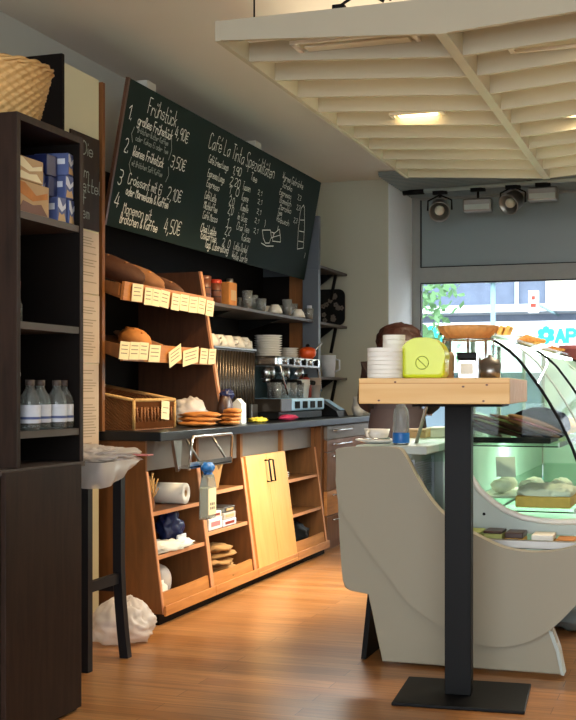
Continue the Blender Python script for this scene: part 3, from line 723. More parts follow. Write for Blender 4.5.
# ================================================================== COUNTERTOP + BASE UNITS
ct = MB(); ct.box(XW + .002, -2.284, 4.9, 8.7, .829, .871, .004)
single(ct, 'worktop', 'counter', 'long dark stone worktop along the left wall', 'worktop', (-2.62, 6.4, .829))
ZTOP = .828
def front_x(z): return -2.37 + (-2.285 + 2.37) * (.69 - z) / .64
def unit(y0, y1, lab, kind, zs=(.305, .515)):
    t = thing('base_cabinet', lab, 'cabinet', (-2.6, (y0 + y1) / 2, 0), group='wooden base cabinets under the worktop')
    prof = [(XW + .004, .05), (-2.285, .05), (-2.37, .69), (-2.37, ZTOP), (XW + .004, ZTOP)]
    for y in (y0, y1 - .017): MB().prism(prof, 'Y', y, y + .017).build('side_panel', 'oakd', t)
    for y in (y0, y1 - .017):
        e = [(-2.285, .05), (-2.28, .05), (-2.365, .69), (-2.37, .69)]
        MB().prism(e, 'Y', y - .0005, y + .0175).build('edge_strip', 'edge', t)
    MB().box(XW + .005, XW + .015, y0 + .0175, y1 - .0175, .06, ZTOP - .002).build('back_panel', 'oakd', t)
    MB().box(-2.41, -2.392, y0 + .0175, y1 - .0175, .69, ZTOP - .002).build('fascia', 'fascia', t)
    MB().box(XW + .016, -2.31, y0 + .0175, y1 - .0175, .05, .068).build('bottom_panel', 'oakd', t)
    MB().box(XW + .01, -2.305, y0, y1, 0, .045).build('kick_plinth', 'darkin', t)
    MB().box(-2.279, -2.268, y0, y1, .042, .088, .002).build('plinth_rail', 'oakh', t)
    if kind == 'open':
        for z in zs:
            MB().prism([(XW + .016, z - .016), (front_x(z) - .012, z - .016), (front_x(z) - .012, z), (XW + .016, z)], 'Y', y0 + .0175, y1 - .0175).build('shelf', 'oakd', t)
            MB().prism([(front_x(z) - .0115, z - .017), (front_x(z) - .004, z - .017), (front_x(z) - .004, z + .001), (front_x(z) - .0115, z + .001)], 'Y', y0 + .0175, y1 - .0175).build('shelf_edge', 'edge', t)
        yy0, yy1 = y0 + .018, y1 - .018; n = 8; pz = [(yy0 + (yy1 - yy0) * k / n, .142 - .004 * math.sin(PI * k / n)) for k in range(n + 1)]
        mb = MB(); mb.prism([(yy0, .068)] + pz + [(yy1, .068)], 'X', -.012, 0)
        for v in mb.bm.verts: v.co.x += front_x(v.co.z) - .006
        mb.build('front_board', 'oakh', t)
    else:
        ym = (y0 + y1) / 2
        for i, (a, b_) in enumerate(((y0 + .012, ym - .0015), (ym + .0015, y1 - .012))):
            q = [(front_x(.06) + .001, .06), (front_x(.06) + .019, .06), (front_x(.695) + .019, .695), (front_x(.695) + .001, .695)]
            dd = MB().prism(q, 'Y', a, b_).build('door', 'oakl', t)
            yh = ym + (-.035 if i == 0 else .035); pts = []
            for z in (.66, .54): pts.append((front_x(z) + .02, yh, z)); pts.append((front_x(z) + .045, yh, z))
            pts = [pts[0], pts[1], pts[3], pts[2]]
            sub(MB().tube(pts, .0055, 8), 'handle', 'black', dd, (-2.6, ym, 0))
    return t
unit(4.92, 5.509, 'open wooden base cabinet at the near end with the paper roll', 'open', (.306, .503))
unit(5.511, 6.119, 'open wooden base cabinet beside the pale doors, holding brown paper bags', 'open', (.345, .54))
unit(6.121, 6.80, 'wooden base cabinet with a pair of pale leaning doors', 'doors')
unit(6.802, 7.44, 'open wooden base cabinet beyond the pale doors', 'open')
t = thing('drawer_cabinet', 'brown drawer cabinet at the far end under the worktop', 'cabinet', (-2.6, 7.8, 0))
MB().box(XW + .004, -2.33, 7.443, 8.69, .05, ZTOP).build('carcass', 'oakd', t)
MB().box(XW + .004, -2.34, 7.443, 8.69, 0, .049).build('kick_plinth', 'oakd', t)
for z0, z1, m_ in ((.735, .822, 'fascia'), (.655, .73, 'oakd'), (.40, .65, 'oakd'), (.235, .395, 'oakh'), (.06, .23, 'oakd')):
    dd = MB().box(-2.329, -2.305, 7.50, 8.66, z0, z1, .003).build('drawer', m_, t)
    sub(MB().tube([(-2.305, 7.62, z1 - .03), (-2.28, 7.64, z1 - .03), (-2.28, 8.0, z1 - .03), (-2.305, 8.02, z1 - .03)], .006), 'handle', 'chrome', dd, (-2.6, 7.8, 0))
MB().box(-2.304, -2.29, 7.9, 8.1, .42, .64).build('hanging_board', 'oakl', t)
# --- contents of bay 1
pr_ = thing('paper_roll', 'white paper towel roll lying on the upper shelf of the near cabinet', 'paper roll', (-2.43, 5.28, .504))
q = onX(216, 499, -2.38)
a = Vector((-2.64, 5.37, .556)); c = Vector((-2.37, 5.371, .556)); d = (c - a)
mb = MB(); L_ = d.length; mb.lathe([(.018, 0), (.051, 0), (.051, L_), (.018, L_), (.018, 0)], n=28, axis='X')
bmesh.ops.rotate(mb.bm, verts=mb.bm.verts, cent=(0, 0, 0), matrix=Matrix.Rotation(math.atan2(d.y, d.x), 3, 'Z')); bmesh.ops.translate(mb.bm, verts=mb.bm.verts, vec=a)
mb.build('paper', 'whitem', pr_)
mb = MB(); mb.lathe([(.0178, .002), (.0178, L_ - .002), (.014, L_ - .002), (.014, .002), (.0178, .002)], n=20, axis='X')
bmesh.ops.rotate(mb.bm, verts=mb.bm.verts, cent=(0, 0, 0), matrix=Matrix.Rotation(math.atan2(d.y, d.x), 3, 'Z')); bmesh.ops.translate(mb.bm, verts=mb.bm.verts, vec=a)
mb.build('core', 'beige', pr_)
tw = thing('raffia_bundle', 'frayed straw bundle at the left of the paper roll', 'raffia', (-2.42, 5.02, .504))
mb = MB()
for i in range(60):
    an = random.random() * 2 * PI; r_ = random.random() * .035
    x, y = -2.42 + math.cos(an) * r_, 5.03 + math.sin(an) * r_ * .7
    mb.tube([(x, y, .506), (x + random.uniform(-.02, .02), y + random.uniform(-.015, .02), .56), (x + random.uniform(-.02, .03), y + random.uniform(-.02, .03), random.uniform(.6, .68))], .003, 5)
mb.build('straw', 'wicker', tw)
MB().lathe([(.036, 0), (.04, .03), (.036, .06)], (-2.42, 5.03, .506), 16).build('wrap', 'wickerd', tw)
bg = thing('coffee_bag', 'dark blue coffee bag on the middle shelf of the near cabinet', 'bag', (-2.42, 5.32, .307))
MB().blob((-2.43, 5.31, .395), (.06, .065, .085), .35, 3.0, seed=3, flat=.33, u=36, v=24).build('foil_bag', 'navy', bg)
MB().box(-2.372, -2.362, 5.26, 5.36, .335, .365, .003).build('label_band', 'packw', bg)
single(MB().blob((-2.40, 5.20, .314), (.09, .23, .035), .35, 4, seed=9, flat=.308, u=36, v=14), 'paper_bag_pile', 'cream_w', 'crumpled white paper bags under the blue coffee bag', 'paper bag', (-2.40, 5.20, .308))
single(MB().blob((-2.43, 5.16, .155), (.07, .09, .085), .05, 2, seed=5, flat=.07, u=28, v=18), 'white_bowl_bag', 'film', 'rounded pale plastic bag standing in the bottom of the near cabinet', 'bag', (-2.42, 5.15, .07))
single(MB().blob((-2.345, 5.02, .13), (.03, .06, .055), .2, 3, seed=6, u=24, v=14), 'tissue_bundle', 'cream_w', 'white tissue bundle leaning over the front board of the near cabinet', 'tissue', (-2.345, 5.02, .09))
# --- bay 2
for i, (y0, y1, z0, h) in enumerate(((5.60, 5.78, .346, .06), (5.79, 5.98, .346, .035), (5.80, 5.97, .382, .035), (5.62, 5.77, .407, .03), (5.81, 5.96, .418, .03))):
    t = thing('napkin_packet', ['packet of white napkins on the left of the middle shelf', 'lowest pale packet of the right stack on the middle shelf', 'second pale packet of the right stack on the middle shelf', 'thin packet on top of the left napkins', 'topmost packet of the right stack on the middle shelf'][i], 'packet', (-2.42, (y0 + y1) / 2, z0), group='packets on the middle shelf', world=False)
    MB().box(-.06, .075, -(y1 - y0) / 2, (y1 - y0) / 2, 0, h, .004).build('packet', ['whitem', 'packw', 'notice', 'cream_w', 'steel'][i], t)
    MB().box(.0752, .0762, -(y1 - y0) / 3, (y1 - y0) / 3, h * .3, h * .7).build('label_print', ['rose', 'brick', 'beige', 'brick', 'beige'][i], t)
for i in range(5):
    z = .07 + i * .034
    mb = MB(); mb.blob((0, 0, 0), (.11, .19 - .015 * i, .022), .35, 3.5, seed=i + 20, u=28, v=8)
    o = single(mb, 'paper_bag', 'kraft', 'folded brown paper bag, %s of the pile beside the pale doors' % ['lowest', 'second from below', 'third from below', 'fourth from below', 'topmost'][i], 'paper bag', None, 'brown paper bags in the middle cabinet')
    o.location = (-2.42, 5.80 + .02 * (i % 2), z + .030); o.rotation_euler = (0, 0, .3 * (i % 3 - 1))
mb = MB(); mb.prism([(5.72, .542), (5.86, .542), (5.93, .675), (5.86, .635), (5.83, .68), (5.77, .615), (5.73, .655)], 'X', -2.44, -2.40, b=.003)
single(mb, 'paper_bag', 'kraft', 'open brown paper bag standing on the upper shelf behind the hanging bottle', 'paper bag', (-2.42, 5.8, .542))
# --- bay 3
for i in range(3):
    o = single(MB().lathe([(0, 0), (.05, 0), (.085, .014), (.083, .017), (.05, .005), (0, .005)], (0, 0, 0), 24), 'saucer', 'white', 'white saucer, %s of the three on the upper shelf past the doors' % ['lowest', 'middle', 'topmost'][i], 'saucer', None, 'saucers past the doors')
    o.location = (-2.46, 6.93, .517 + i * .012)
single(MB().blob((-2.46, 7.15, .14), (.13, .17, .1), .25, 2.5, seed=31, flat=.07), 'refuse_sack', 'black', 'black plastic sack in the bottom of the far open cabinet', 'sack', (-2.46, 7.15, .07))

# ================================================================== ON THE COUNTER
ZC = .872
def rect_basket():
    bx0, bx1, by0, by1 = -2.86, -2.478, 5.02, 5.475
    t = thing('bread_basket', 'brown rectangular wicker basket with open front on the counter', 'basket', ((bx0 + bx1) / 2, (by0 + by1) / 2, ZC))
    hz = lambda x: .205 + (.135 - .205) * (x - bx0) / (bx1 - bx0)
    # woven side walls: checkered displaced panels
    def panel(mb, f, nu, nv):
        g = [[mb.bm.verts.new(f(i / nu, j / nv, .0035 * (1 if (i + j) % 2 else -1))) for j in range(nv + 1)] for i in range(nu + 1)]
        for i in range(nu):
            for j in range(nv): mb.bm.faces.new([g[i][j], g[i + 1][j], g[i + 1][j + 1], g[i][j + 1]])
    mb = MB()
    panel(mb, lambda a, b_, d: Vector((bx0 + a * (bx1 - bx0), by0 + d, ZC + .004 + b_ * hz(bx0 + a * (bx1 - bx0)))), 34, 22)
    panel(mb, lambda a, b_, d: Vector((bx0 + a * (bx1 - bx0), by1 + d, ZC + .004 + b_ * hz(bx0 + a * (bx1 - bx0)))), 34, 22)
    panel(mb, lambda a, b_, d: Vector((bx0 + d, by0 + a * (by1 - by0), ZC + .004 + b_ * .205)), 40, 22)
    panel(mb, lambda a, b_, d: Vector((bx1 + d, by0 + a * (by1 - by0), ZC + .004 + b_ * .035)), 40, 5)
    panel(mb, lambda a, b_, d: Vector((bx1 + d, by0 + a * (by1 - by0), ZC + .105 + b_ * .03)), 40, 4)
    mb.box(bx0, bx1, by0, by1, ZC, ZC + .006)
    mb.build('woven_walls', 'wickerd', t)
    rm = MB(); rm.tube([(bx1, by0, ZC + .14), (bx1, by1, ZC + .14)], .009); rm.tube([(bx0, by0, ZC + .21), (bx1, by0, ZC + .14)], .008); rm.tube([(bx0, by1, ZC + .21), (bx1, by1, ZC + .14)], .008); rm.tube([(bx0, by0, ZC + .21), (bx0, by1, ZC + .21)], .008)
    for y in (by0, by1): rm.tube([(bx1, y, ZC + .002), (bx1, y, ZC + .14)], .008)
    rm.build('rim', 'wicker', t)
    st = MB()
    for k in range(1, 12):
        y = by0 + (by1 - by0) * k / 12; st.tube([(bx1, y, ZC + .035), (bx1, y + random.uniform(-.008, .008), ZC + .107)], .006, 6)
    st.build('stakes', 'wickerd', t)
rect_basket()
pc = thing('price_card', 'cream price card hanging on the front of the brown wicker basket', 'price card', (-2.464, 5.33, ZC + .045), world=False)
pc.rotation_euler = (-.08, 0, 0)
MB().box(0, .002, -.045, .045, 0, .09).build('card', 'paper', pc); MB().box(.002, .0025, -.03, .02, .03, .034).box(.002, .0025, -.03, .03, .055, .059).build('print_lines', 'ink', pc)
for i in range(7):
    mb = MB(); mb.blob((0, 0, 0), (.1, .11, .016) if i < 3 else (.055, .10, .015), .25, 3, seed=40 + i, u=24, v=8)
    o = single(mb, 'flatbread', 'crustl', 'flat brown bread piece on the counter, %s' % ['lowest of the pile next to the wicker basket', 'in the pile next to the basket, middle one', 'on top of the pile next to the basket', 'lowest of the pile by the milk carton', 'second in the pile by the milk carton', 'third in the pile by the milk carton', 'topmost of the pile by the milk carton'][i], 'flatbread', None, 'flatbreads on the counter')
    o.location = ((-2.44, 5.66 + .03 * i, ZC + .016 + .022 * i) if i < 3 else (-2.365, 5.93 + .012 * (i - 3), ZC + .016 + .02 * (i - 3))); o.rotation_euler = (0, 0, i if i < 3 else .1 * i)
single(MB().blob((-2.56, 5.85, ZC + .075), (.08, .1, .07), .35, 3.5, seed=51, flat=ZC + .005), 'plastic_bag', 'film2', 'clear crumpled plastic bag behind the flatbreads on the counter', 'bag', (-2.56, 5.85, ZC))
# ribbed bronze machine
t = thing('coffee_grinder_cabinet', 'tall bronze ribbed metal machine housing on the counter', 'coffee machine', (-2.72, 6.5, ZC))
ya, yb = 6.42, 6.835; xf = -2.6
p0 = onX(214, 345, xf).y; p1 = onX(256, 352, xf).y
MB().box(XW + .03, xf - .012, p0, p1, ZC, 1.30, .004).build('body', 'ribs', t)
rb_ = MB(); n = 15
for i in range(n):
    y = p0 + (p1 - p0) * (i + .5) / n; rb_.lathe([(0, 0), (.013, 0), (.013, .40), (0, .40)], (xf - .012, y, ZC + .02), 10)
rb_.build('ribbed_front', 'ribs', t)
MB().box(XW + .03, xf + .004, p0 - .004, p1 + .004, 1.3005, 1.312, .002).build('top_tray', 'steel', t)
MB().box(xf + .001, xf + .02, p1 - .12, p1 - .02, ZC, ZC + .10, .003).build('spout_guard', 'steel', t)
# cups upside down on the housing
def bowl_prof(r=.06, h=.05): return [(0, h), (r * .5, h), (r * .55, h - .006), (r * .8, h * .6), (r, .0), (r * .95, 0), (r * .75, h * .55), (0, h * .85)]
cprot = None
cups = [(-2.66, .03), (-2.74, .10), (-2.66, .165), (-2.70, .25), (-2.655, .30)]
for i, (x, dy) in enumerate([(-2.66, .05), (-2.66, .20), (-2.66, .35), (-2.66, .5), (-2.66, .64)]):
    if cprot is None:
        cprot = thing('cup', '', 'cup', (0, 0, 0), world=False); MB().lathe(bowl_prof(.064, .07), n=24).build('bowl', 'white', cprot)
        hd_ = MB(); hd_.tube([(.0, -.052, .05), (.0, -.082, .045), (.0, -.085, .022), (.0, -.06, .014)], .006, 6); hd_.build('handle', 'white', cprot); o = cprot
    else: o = copy_tree(cprot)
    o.location = (x, p0 + (p1 - p0) * dy * 1.35 + .02, 1.3125); o.rotation_euler = (0, 0, .7 * i)
    o['label'] = 'upside-down white cup, %s from the left on the bronze ribbed machine' % ORD[i]; o['group'] = 'cups on the ribbed machine'
# milk carton + dark item + small things
q = onX(239, 427, -2.45)
t = thing('milk_carton', 'white milk carton standing on the counter before the ribbed machine', 'carton', (-2.45, q.y, ZC))
MB().box(-2.48, -2.42, q.y - .033, q.y + .033, ZC, ZC + .11, .002).build('box', 'whitem', t)
MB().prism([(-2.48, ZC + .11), (-2.42, ZC + .11), (-2.45, ZC + .14)], 'Y', q.y - .033, q.y + .033).build('gable_top', 'whitem', t)
MB().box(-2.4198, -2.419, q.y - .025, q.y + .025, ZC + .03, ZC + .09).build('label_print', 'packw', t)
q = onX(227, 428, -2.40)
t = thing('coffee_pouch', 'dark pouch with a blue top beside the milk carton', 'pouch', (-2.41, q.y, ZC))
MB().blob((-2.41, q.y, ZC + .075), (.04, .055, .1), .12, 2, seed=61, flat=ZC + .002).build('pouch', 'choc', t)
MB().blob((-2.41, q.y + .02, ZC + .165), (.035, .05, .03), .3, 3, seed=62).build('folded_top', 'navy', t)
q = onX(261, 426, -2.40)
single(MB().blob((-2.42, q.y, ZC + .014), (.05, .07, .016), .4, 4, seed=63, flat=ZC + .002), 'cleaning_cloth', 'yellow', 'crumpled yellow cloth on the counter edge', 'cloth', (-2.42, q.y, ZC))
q = onX(290, 421, -2.42)
single(MB().blob((-2.43, q.y, ZC + .016), (.045, .13, .018), .4, 4, seed=64, flat=ZC + .002), 'cleaning_cloth', 'pink', 'crumpled magenta cloth on the counter under the espresso machine', 'cloth', (-2.43, q.y, ZC))
# espresso machine
MY0 = onX(261, 420, -2.55).y + .02; MY0 = p1 + .03; MY1 = 7.88
t = thing('espresso_machine', 'chrome espresso machine with light blue drip tray on the counter', 'espresso machine', (-2.7, (MY0 + MY1) / 2, ZC))
XF = -2.44
MB().box(XW + .05, XF - .02, MY0, MY1, ZC + .005, ZC + .05, .004).build('base', 'black', t)
dt = MB(); dt.box(-2.78, XF, MY0 + .205, MY1, ZC + .055, ZC + .135, .012); o = dt.build('drip_tray', 'ltblue', t)
kb = MB()
for f in (.28, .46, .64, .82): kb.box(XF, XF + .006, MY0 + (MY1 - MY0) * f, MY0 + (MY1 - MY0) * f + .09, ZC + .07, ZC + .115, .002)
sub(kb, 'control_buttons', 'darkin', o, (-2.7, (MY0 + MY1) / 2, ZC))
sub(MB().box(-2.77, XF - .004, MY0, MY0 + .203, ZC + .052, ZC + .132, .004), 'side_cover', 'ribs', o, (-2.7, (MY0 + MY1) / 2, ZC))
MB().box(XW + .06, -2.80, MY0 + .02, MY1 - .02, ZC + .05, ZC + .40, .003).build('back_housing', 'tealpl', t)
MB().box(XW + .06, XF - .03, MY0, MY1, ZC + .335, ZC + .40, .015).build('top_housing', 'chrome', t)
for k in range(3):
    y = MY0 + .16 + k * (MY1 - MY0 - .3) / 2
    g = MB(); g.lathe([(0, .34), (.05, .34), (.055, .30), (.05, .265), (.035, .26), (0, .26)], (-2.60, y, ZC), 18); go = g.build('group_head', 'chrome', t)
    sub(MB().tube([(-2.60, y, ZC + .25), (-2.54, y, ZC + .245), (-2.46, y - .03, ZC + .235)], .012, 8, r2=.016), 'portafilter_handle', 'black', go, (-2.7, (MY0 + MY1) / 2, ZC))
    sub(MB().lathe([(0, .235), (.032, .235), (.036, .262), (0, .262)], (-2.60, y, ZC), 16), 'portafilter', 'chrome', go, (-2.7, (MY0 + MY1) / 2, ZC))
MB().tube([(-2.46, MY0 + .02, ZC + .34), (-2.45, MY0 + .06, ZC + .25), (-2.45, MY0 + .14, ZC + .16)], .006, 8).build('steam_wand', 'chrome', t)
MB().tube([(-2.48, MY1 - .03, ZC + .33), (-2.46, MY1 - .05, ZC + .25), (-2.45, MY1 - .03, ZC + .18)], .006, 8).build('steam_wand', 'chrome', t)
for k in range(6):
    y = MY0 + .14 + k * (MY1 - MY0 - .25) / 5
    MB().lathe([(0, 0), (.02, 0), (.022, .012), (0, .014)], (XF - .028, y, ZC + .37), 14, axis='X').build('dial', 'black' if k % 2 else 'chrome', t)
zt_ = ZC + .401
tum = None
def tumbler(mat='glasst', h=.1, r=.034): return [(0, 0), (r * .8, 0), (r, h), (r * .93, h), (r * .75, .006), (0, .006)]
for i in range(7):
    if tum is None:
        tum = thing('glass', '', 'glass', world=False); MB().lathe(tumbler(), n=18).build('tumbler', 'glasst', tum); o = tum
    else: o = copy_tree(tum)
    o.location = (-2.51 - .06 * (i % 2), MY0 + .1 + i * .075, ZC + .1355); o['label'] = 'small glass on the drip tray, %s from the left' % ORD[i]; o['group'] = 'glasses on the espresso drip tray'
# stacked plates on espresso machine
def stack_at(name, lab, cat, grp, x, y, z, n, r, step, mat='white', prof=None):
    first = None
    for i in range(n):
        if first is None:
            first = MB().lathe(prof or [(0, 0), (r * .6, 0), (r, step * 1.2), (r * .97, step * 1.4), (r * .6, step * .4), (0, step * .4)], n=24).build(name, mat); o = first
        else: o = first.copy(); col.objects.link(o)
        o.location = (x, y, z + i * step); tag(o, lab % ('lowest' if i == 0 else 'topmost' if i == n - 1 else ORD[i] + ' from below'), cat, grp)
yA = onX(271, 350, -2.70).y; yB = onX(292, 350, -2.70).y
stack_at('plate', 'white plate, %s in the tall stack on the espresso machine', 'plate', 'tall plate stack on the espresso machine', -2.72, yA, zt_, 9, .095, .016)
stack_at('saucer', 'white saucer, %s in the short stack on the espresso machine', 'saucer', 'short saucer stack on the espresso machine', -2.72, yB, zt_, 5, .065, .015)
# red pot, red bottle, cup towers
q = Vector((-2.55, 7.78, 0))
t = thing('teapot', 'orange red enamel pot on top of the espresso machine', 'pot', (-2.53, q.y, zt_))
MB().lathe([(0, 0), (.035, 0), (.056, .022), (.06, .048), (.05, .066), (0, .066)], (-2.53, q.y, zt_ - .0), 24).build('body', 'orange', t)
MB().lathe([(.051, .0665), (.03, .078), (0, .081)], (-2.53, q.y, zt_), 20).build('lid', 'orange', t); MB().blob((-2.53, q.y, zt_ + .09), (.014, .014, .012), 0, u=12, v=8).build('lid_knob', 'black', t)
MB().tube([(-2.50, q.y + .05, zt_ + .05), (-2.46, q.y + .10, zt_ + .11)], .007).build('handle', 'chrome', t)
q = Vector((-2.52, 7.74, 0))
t = thing('syrup_bottle', 'rust red bottle standing on the espresso machine drip tray', 'bottle', (-2.53, q.y, ZC + .136))
MB().lathe([(0, 0), (.04, 0), (.04, .1), (.03, .125), (.015, .14), (0, .14)], (-2.53, q.y, ZC + .136), 18).build('body', 'brick', t)
MB().lathe([(.016, .1402), (.016, .16), (0, .16)], (-2.53, q.y, ZC + .136), 14).build('cap', 'black', t)
cp = [(0, 0), (.03, 0), (.043, .09), (.045, .09), (.044, .094), (.041, .094), (.028, .006), (0, .006)]
q = onX(316, 416, -2.47)
stack_at('paper_cup', 'printed paper cup, %s in the stack at the right of the drip tray', 'paper cup', 'paper cup stack on the drip tray', -2.49, 7.82, ZC + .1355, 4, .04, .014, 'notice', cp)
stack_at('paper_cup', 'printed paper cup, %s in the stack behind the red bottle', 'paper cup', 'second paper cup stack on the drip tray', -2.50, 7.60, ZC + .1355, 3, .04, .014, 'whitem', cp)
# register / scale at far end of counter
q = onX(333, 420, -2.45)
t = thing('cash_register', 'dark counter terminal with light blue keys at the far end of the worktop', 'register', (-2.55, 8.2, ZC))
MB().prism([(-2.75, ZC), (-2.40, ZC), (-2.42, ZC + .04), (-2.55, ZC + .12), (-2.75, ZC + .12)], 'Y', 8.09, 8.33).build('housing', 'black', t)
MB().prism([(-2.425, ZC + .045), (-2.422, ZC + .048), (-2.542, ZC + .122), (-2.545, ZC + .119)], 'Y', 8.20, 8.31).build('keypad', 'ltblue', t)
MB().box(-2.72, -2.6, 8.12, 8.30, ZC + .1205, ZC + .16, .004).build('paper_feed', 'steel', t)

# ================================================================== GLASS SHELF OVER COUNTER + END POST
t = thing('glass_shelf', 'dark wall shelf for glasses under the chalkboard', 'shelf', (-2.75, 7.1, 1.53))
MB().box(XW + .021, -2.55, 6.02, 7.972, 1.53, 1.549, .002).build('board', 'darkedge', t)
for y in (6.6, 7.5): MB().prism([(XW + .021, 1.529), (-2.62, 1.529), (XW + .021, 1.44)], 'Y', y, y + .012).build('bracket', 'black', t)
ep = thing('end_post', 'grey blue upright end post closing the wall shelving', 'post', (-2.62, 8.03, ZC))
MB().box(XW + .004, -2.736, 8.0, 8.018, ZC, 1.86).build('inner_panel', 'darkin', ep)
MB().box(-2.735, -2.632, 7.996, 8.018, ZC, 1.86).build('wood_strip', 'oakd', ep)
MB().box(-2.631, -2.515, 7.975, 8.018, ZC, 1.90, .003).build('front_pilaster', 'postgrey', ep)
MB().box(XW + .004, -2.525, 8.0185, 8.058, ZC, 2.28).build('outer_panel', 'postgrey', ep)
zs_ = 1.55
for i, (px, m_, r, h, kind) in enumerate([(207.5, 'brown', .043, .12, 'round brown tin, first from the left on the glass shelf'), (219.5, 'brown', .034, .115, 'round brown tin standing between the other two tins on the glass shelf')]):
    q = onX(px, 300, -2.575)
    tt = thing('tea_tin', kind, 'tin', (-2.60, q.y, zs_), group='tins on the glass shelf'); MB().lathe([(0, 0), (r, 0), (r, h), (0, h)], (-2.60, q.y, zs_), 24).build('body', m_, tt)
    MB().lathe([(r + .002, h * .99), (r + .002, h * 1.15), (r * .9, h * 1.18), (0, h * 1.18)], (-2.60, q.y, zs_), 24).build('lid', 'red' if i else m_, tt)
    for zz in (.3, .6): MB().lathe([(r + .001, h * zz), (r + .002, h * zz + .003), (r + .001, h * zz + .006)], (-2.60, q.y, zs_), 24).build('band', 'choc', tt)
q = onX(231, 303, -2.58)
tt = thing('tea_tin', 'tan square tin with a small cap, third of the tins on the glass shelf', 'tin', (-2.6, q.y, zs_), group='tins on the glass shelf')
MB().box(-2.65, -2.565, q.y - .06, q.y + .06, zs_, zs_ + .135, .006).build('body', 'crustl', tt); MB().lathe([(.02, .1355), (.02, .16), (0, .16)], (-2.6, q.y + .03, zs_), 14).build('cap', 'steel', tt)
MB().box(-2.565, -2.564, q.y - .04, q.y + .04, zs_ + .03, zs_ + .09).build('label_print', 'beige', tt)
lg = None; gi = 0
for k, px in enumerate([241, 247, 253, 261, 268, 275, 281, 287, 293, 298, 303, 309]):
    q = onX(px, 308, -2.60 + (.03 if k % 2 else -.06)); h = .105 if k in (1, 2, 7, 8) else .075
    if k in (4, 5, 9): # glass mugs / white cups
        o = MB().lathe(bowl_prof(.05, .055), n=20).build('cup', 'white'); nm = ('upside-down white cup on the glass shelf, %s', 'cup')
        o.location = (q.x, q.y, zs_)
        tag(o, nm[0] % {4: 'nearest to the tins', 5: 'just beyond the first one', 9: 'among the last glasses'}[k], 'cup', 'cups on the glass shelf'); continue
    o = MB().lathe(tumbler(h=h, r=.034), n=18).build('glass', 'glasst'); o.location = (q.x, q.y, zs_)
    tag(o, '%s clear glass on the wall shelf, %s from the tins' % ('tall' if h > .1 else 'short', ORD[gi]), 'glass', 'glasses on the wall shelf'); gi += 1
q = onX(312, 316, -2.58)
single(MB().lathe([(0, 0), (.036, 0), (.034, .1), (.03, .1), (.03, .005), (0, .005)], (-2.58, q.y - .03, zs_), 20), 'mug', 'packw', 'pale straight mug at the end of the glass shelf by the post', 'mug', (-2.58, q.y - .03, zs_))

# far wall shelves
for i, (z, lab) in enumerate(((2.0, 'dark wall shelf in the far corner, topmost'), (1.575, 'dark wall shelf in the far corner under the black tray'), (1.16, 'dark wall shelf in the far corner, lowest'))):
    t = thing('corner_shelf', lab, 'shelf', (-2.82, 8.8, z), group='shelves in the far corner')
    MB().box(XW + .002, -2.70, 8.1, YF - .01, z - .02, z, .002).build('board', 'darkedge', t)
    for y in (8.35, 9.15): MB().prism([(XW + .003, z - .021), (-2.76, z - .021), (XW + .003, z - .16)], 'Y', y, y + .025).build('bracket', 'black', t)
    MB().tube([(-2.75, 9.18, z - .021), (-2.79, 9.18, z - .22)], .014).build('strut', 'black', t)
t = thing('serving_tray', 'black rounded tray with a grey flower pattern standing in the far corner', 'tray', (-2.8, 9.2, 1.576))
def rrect(x0, x1, z0, z1, r, n=5):
    out = []
    for cx, cz, a0 in ((x1 - r, z1 - r, 0), (x0 + r, z1 - r, PI / 2), (x0 + r, z0 + r, PI), (x1 - r, z0 + r, 1.5 * PI)):
        out += [(cx + r * math.cos(a0 + k * PI / 2 / n), cz + r * math.sin(a0 + k * PI / 2 / n)) for k in range(n + 1)]
    return out
ty = 9.18
MB().prism(rrect(-2.94, -2.675, 1.577, 1.865, .05), 'Y', ty, ty + .015, b=.004).build('tray_body', 'black', t)
ft = MB(); random.seed(3)
for k in range(16):
    cx, cz = random.uniform(-2.9, -2.7), random.uniform(1.61, 1.83)
    for m_ in range(5):
        an = m_ * .4 * PI; ft.prism([(cx + .012 * math.cos(an) + .009 * math.cos(j * PI / 4), cz + .012 * math.sin(an) + .009 * math.sin(j * PI / 4)) for j in range(8)], 'Y', ty - .001 - .0002 * m_, ty)
ft.build('flower_pattern', 'fascia', t)
random.seed(11)
q0 = -2.72
stack_at('cup', 'white cup, %s in the stack on the lowest corner shelf', 'cup', 'cup stack on the lowest corner shelf', -2.78, 8.72, 1.161, 7, .05, .035, 'white', [(0, 0), (.03, 0), (.048, .06), (.045, .06), (.028, .006), (0, .006)])
t = thing('measuring_jug', 'pale plastic jug on the lowest corner shelf', 'jug', (-2.74, 8.95, 1.161))
MB().lathe([(0, 0), (.05, 0), (.06, .17), (.057, .17), (.047, .006), (0, .006)], (-2.74, 8.95, 1.161), 20).build('body', 'packw', t)
MB().tube([(-2.68, 8.95, 1.30), (-2.65, 8.95, 1.29), (-2.65, 8.95, 1.22), (-2.69, 8.95, 1.2)], .007).build('handle', 'packw', t)
single(MB().lathe([(0, 0), (.035, 0), (.04, .08), (.037, .08), (.03, .005), (0, .005)], (-2.73, 8.45, 1.161), 20), 'pitcher', 'steel', 'small steel pitcher at the near end of the lowest corner shelf', 'pitcher', (-2.73, 8.45, 1.161))

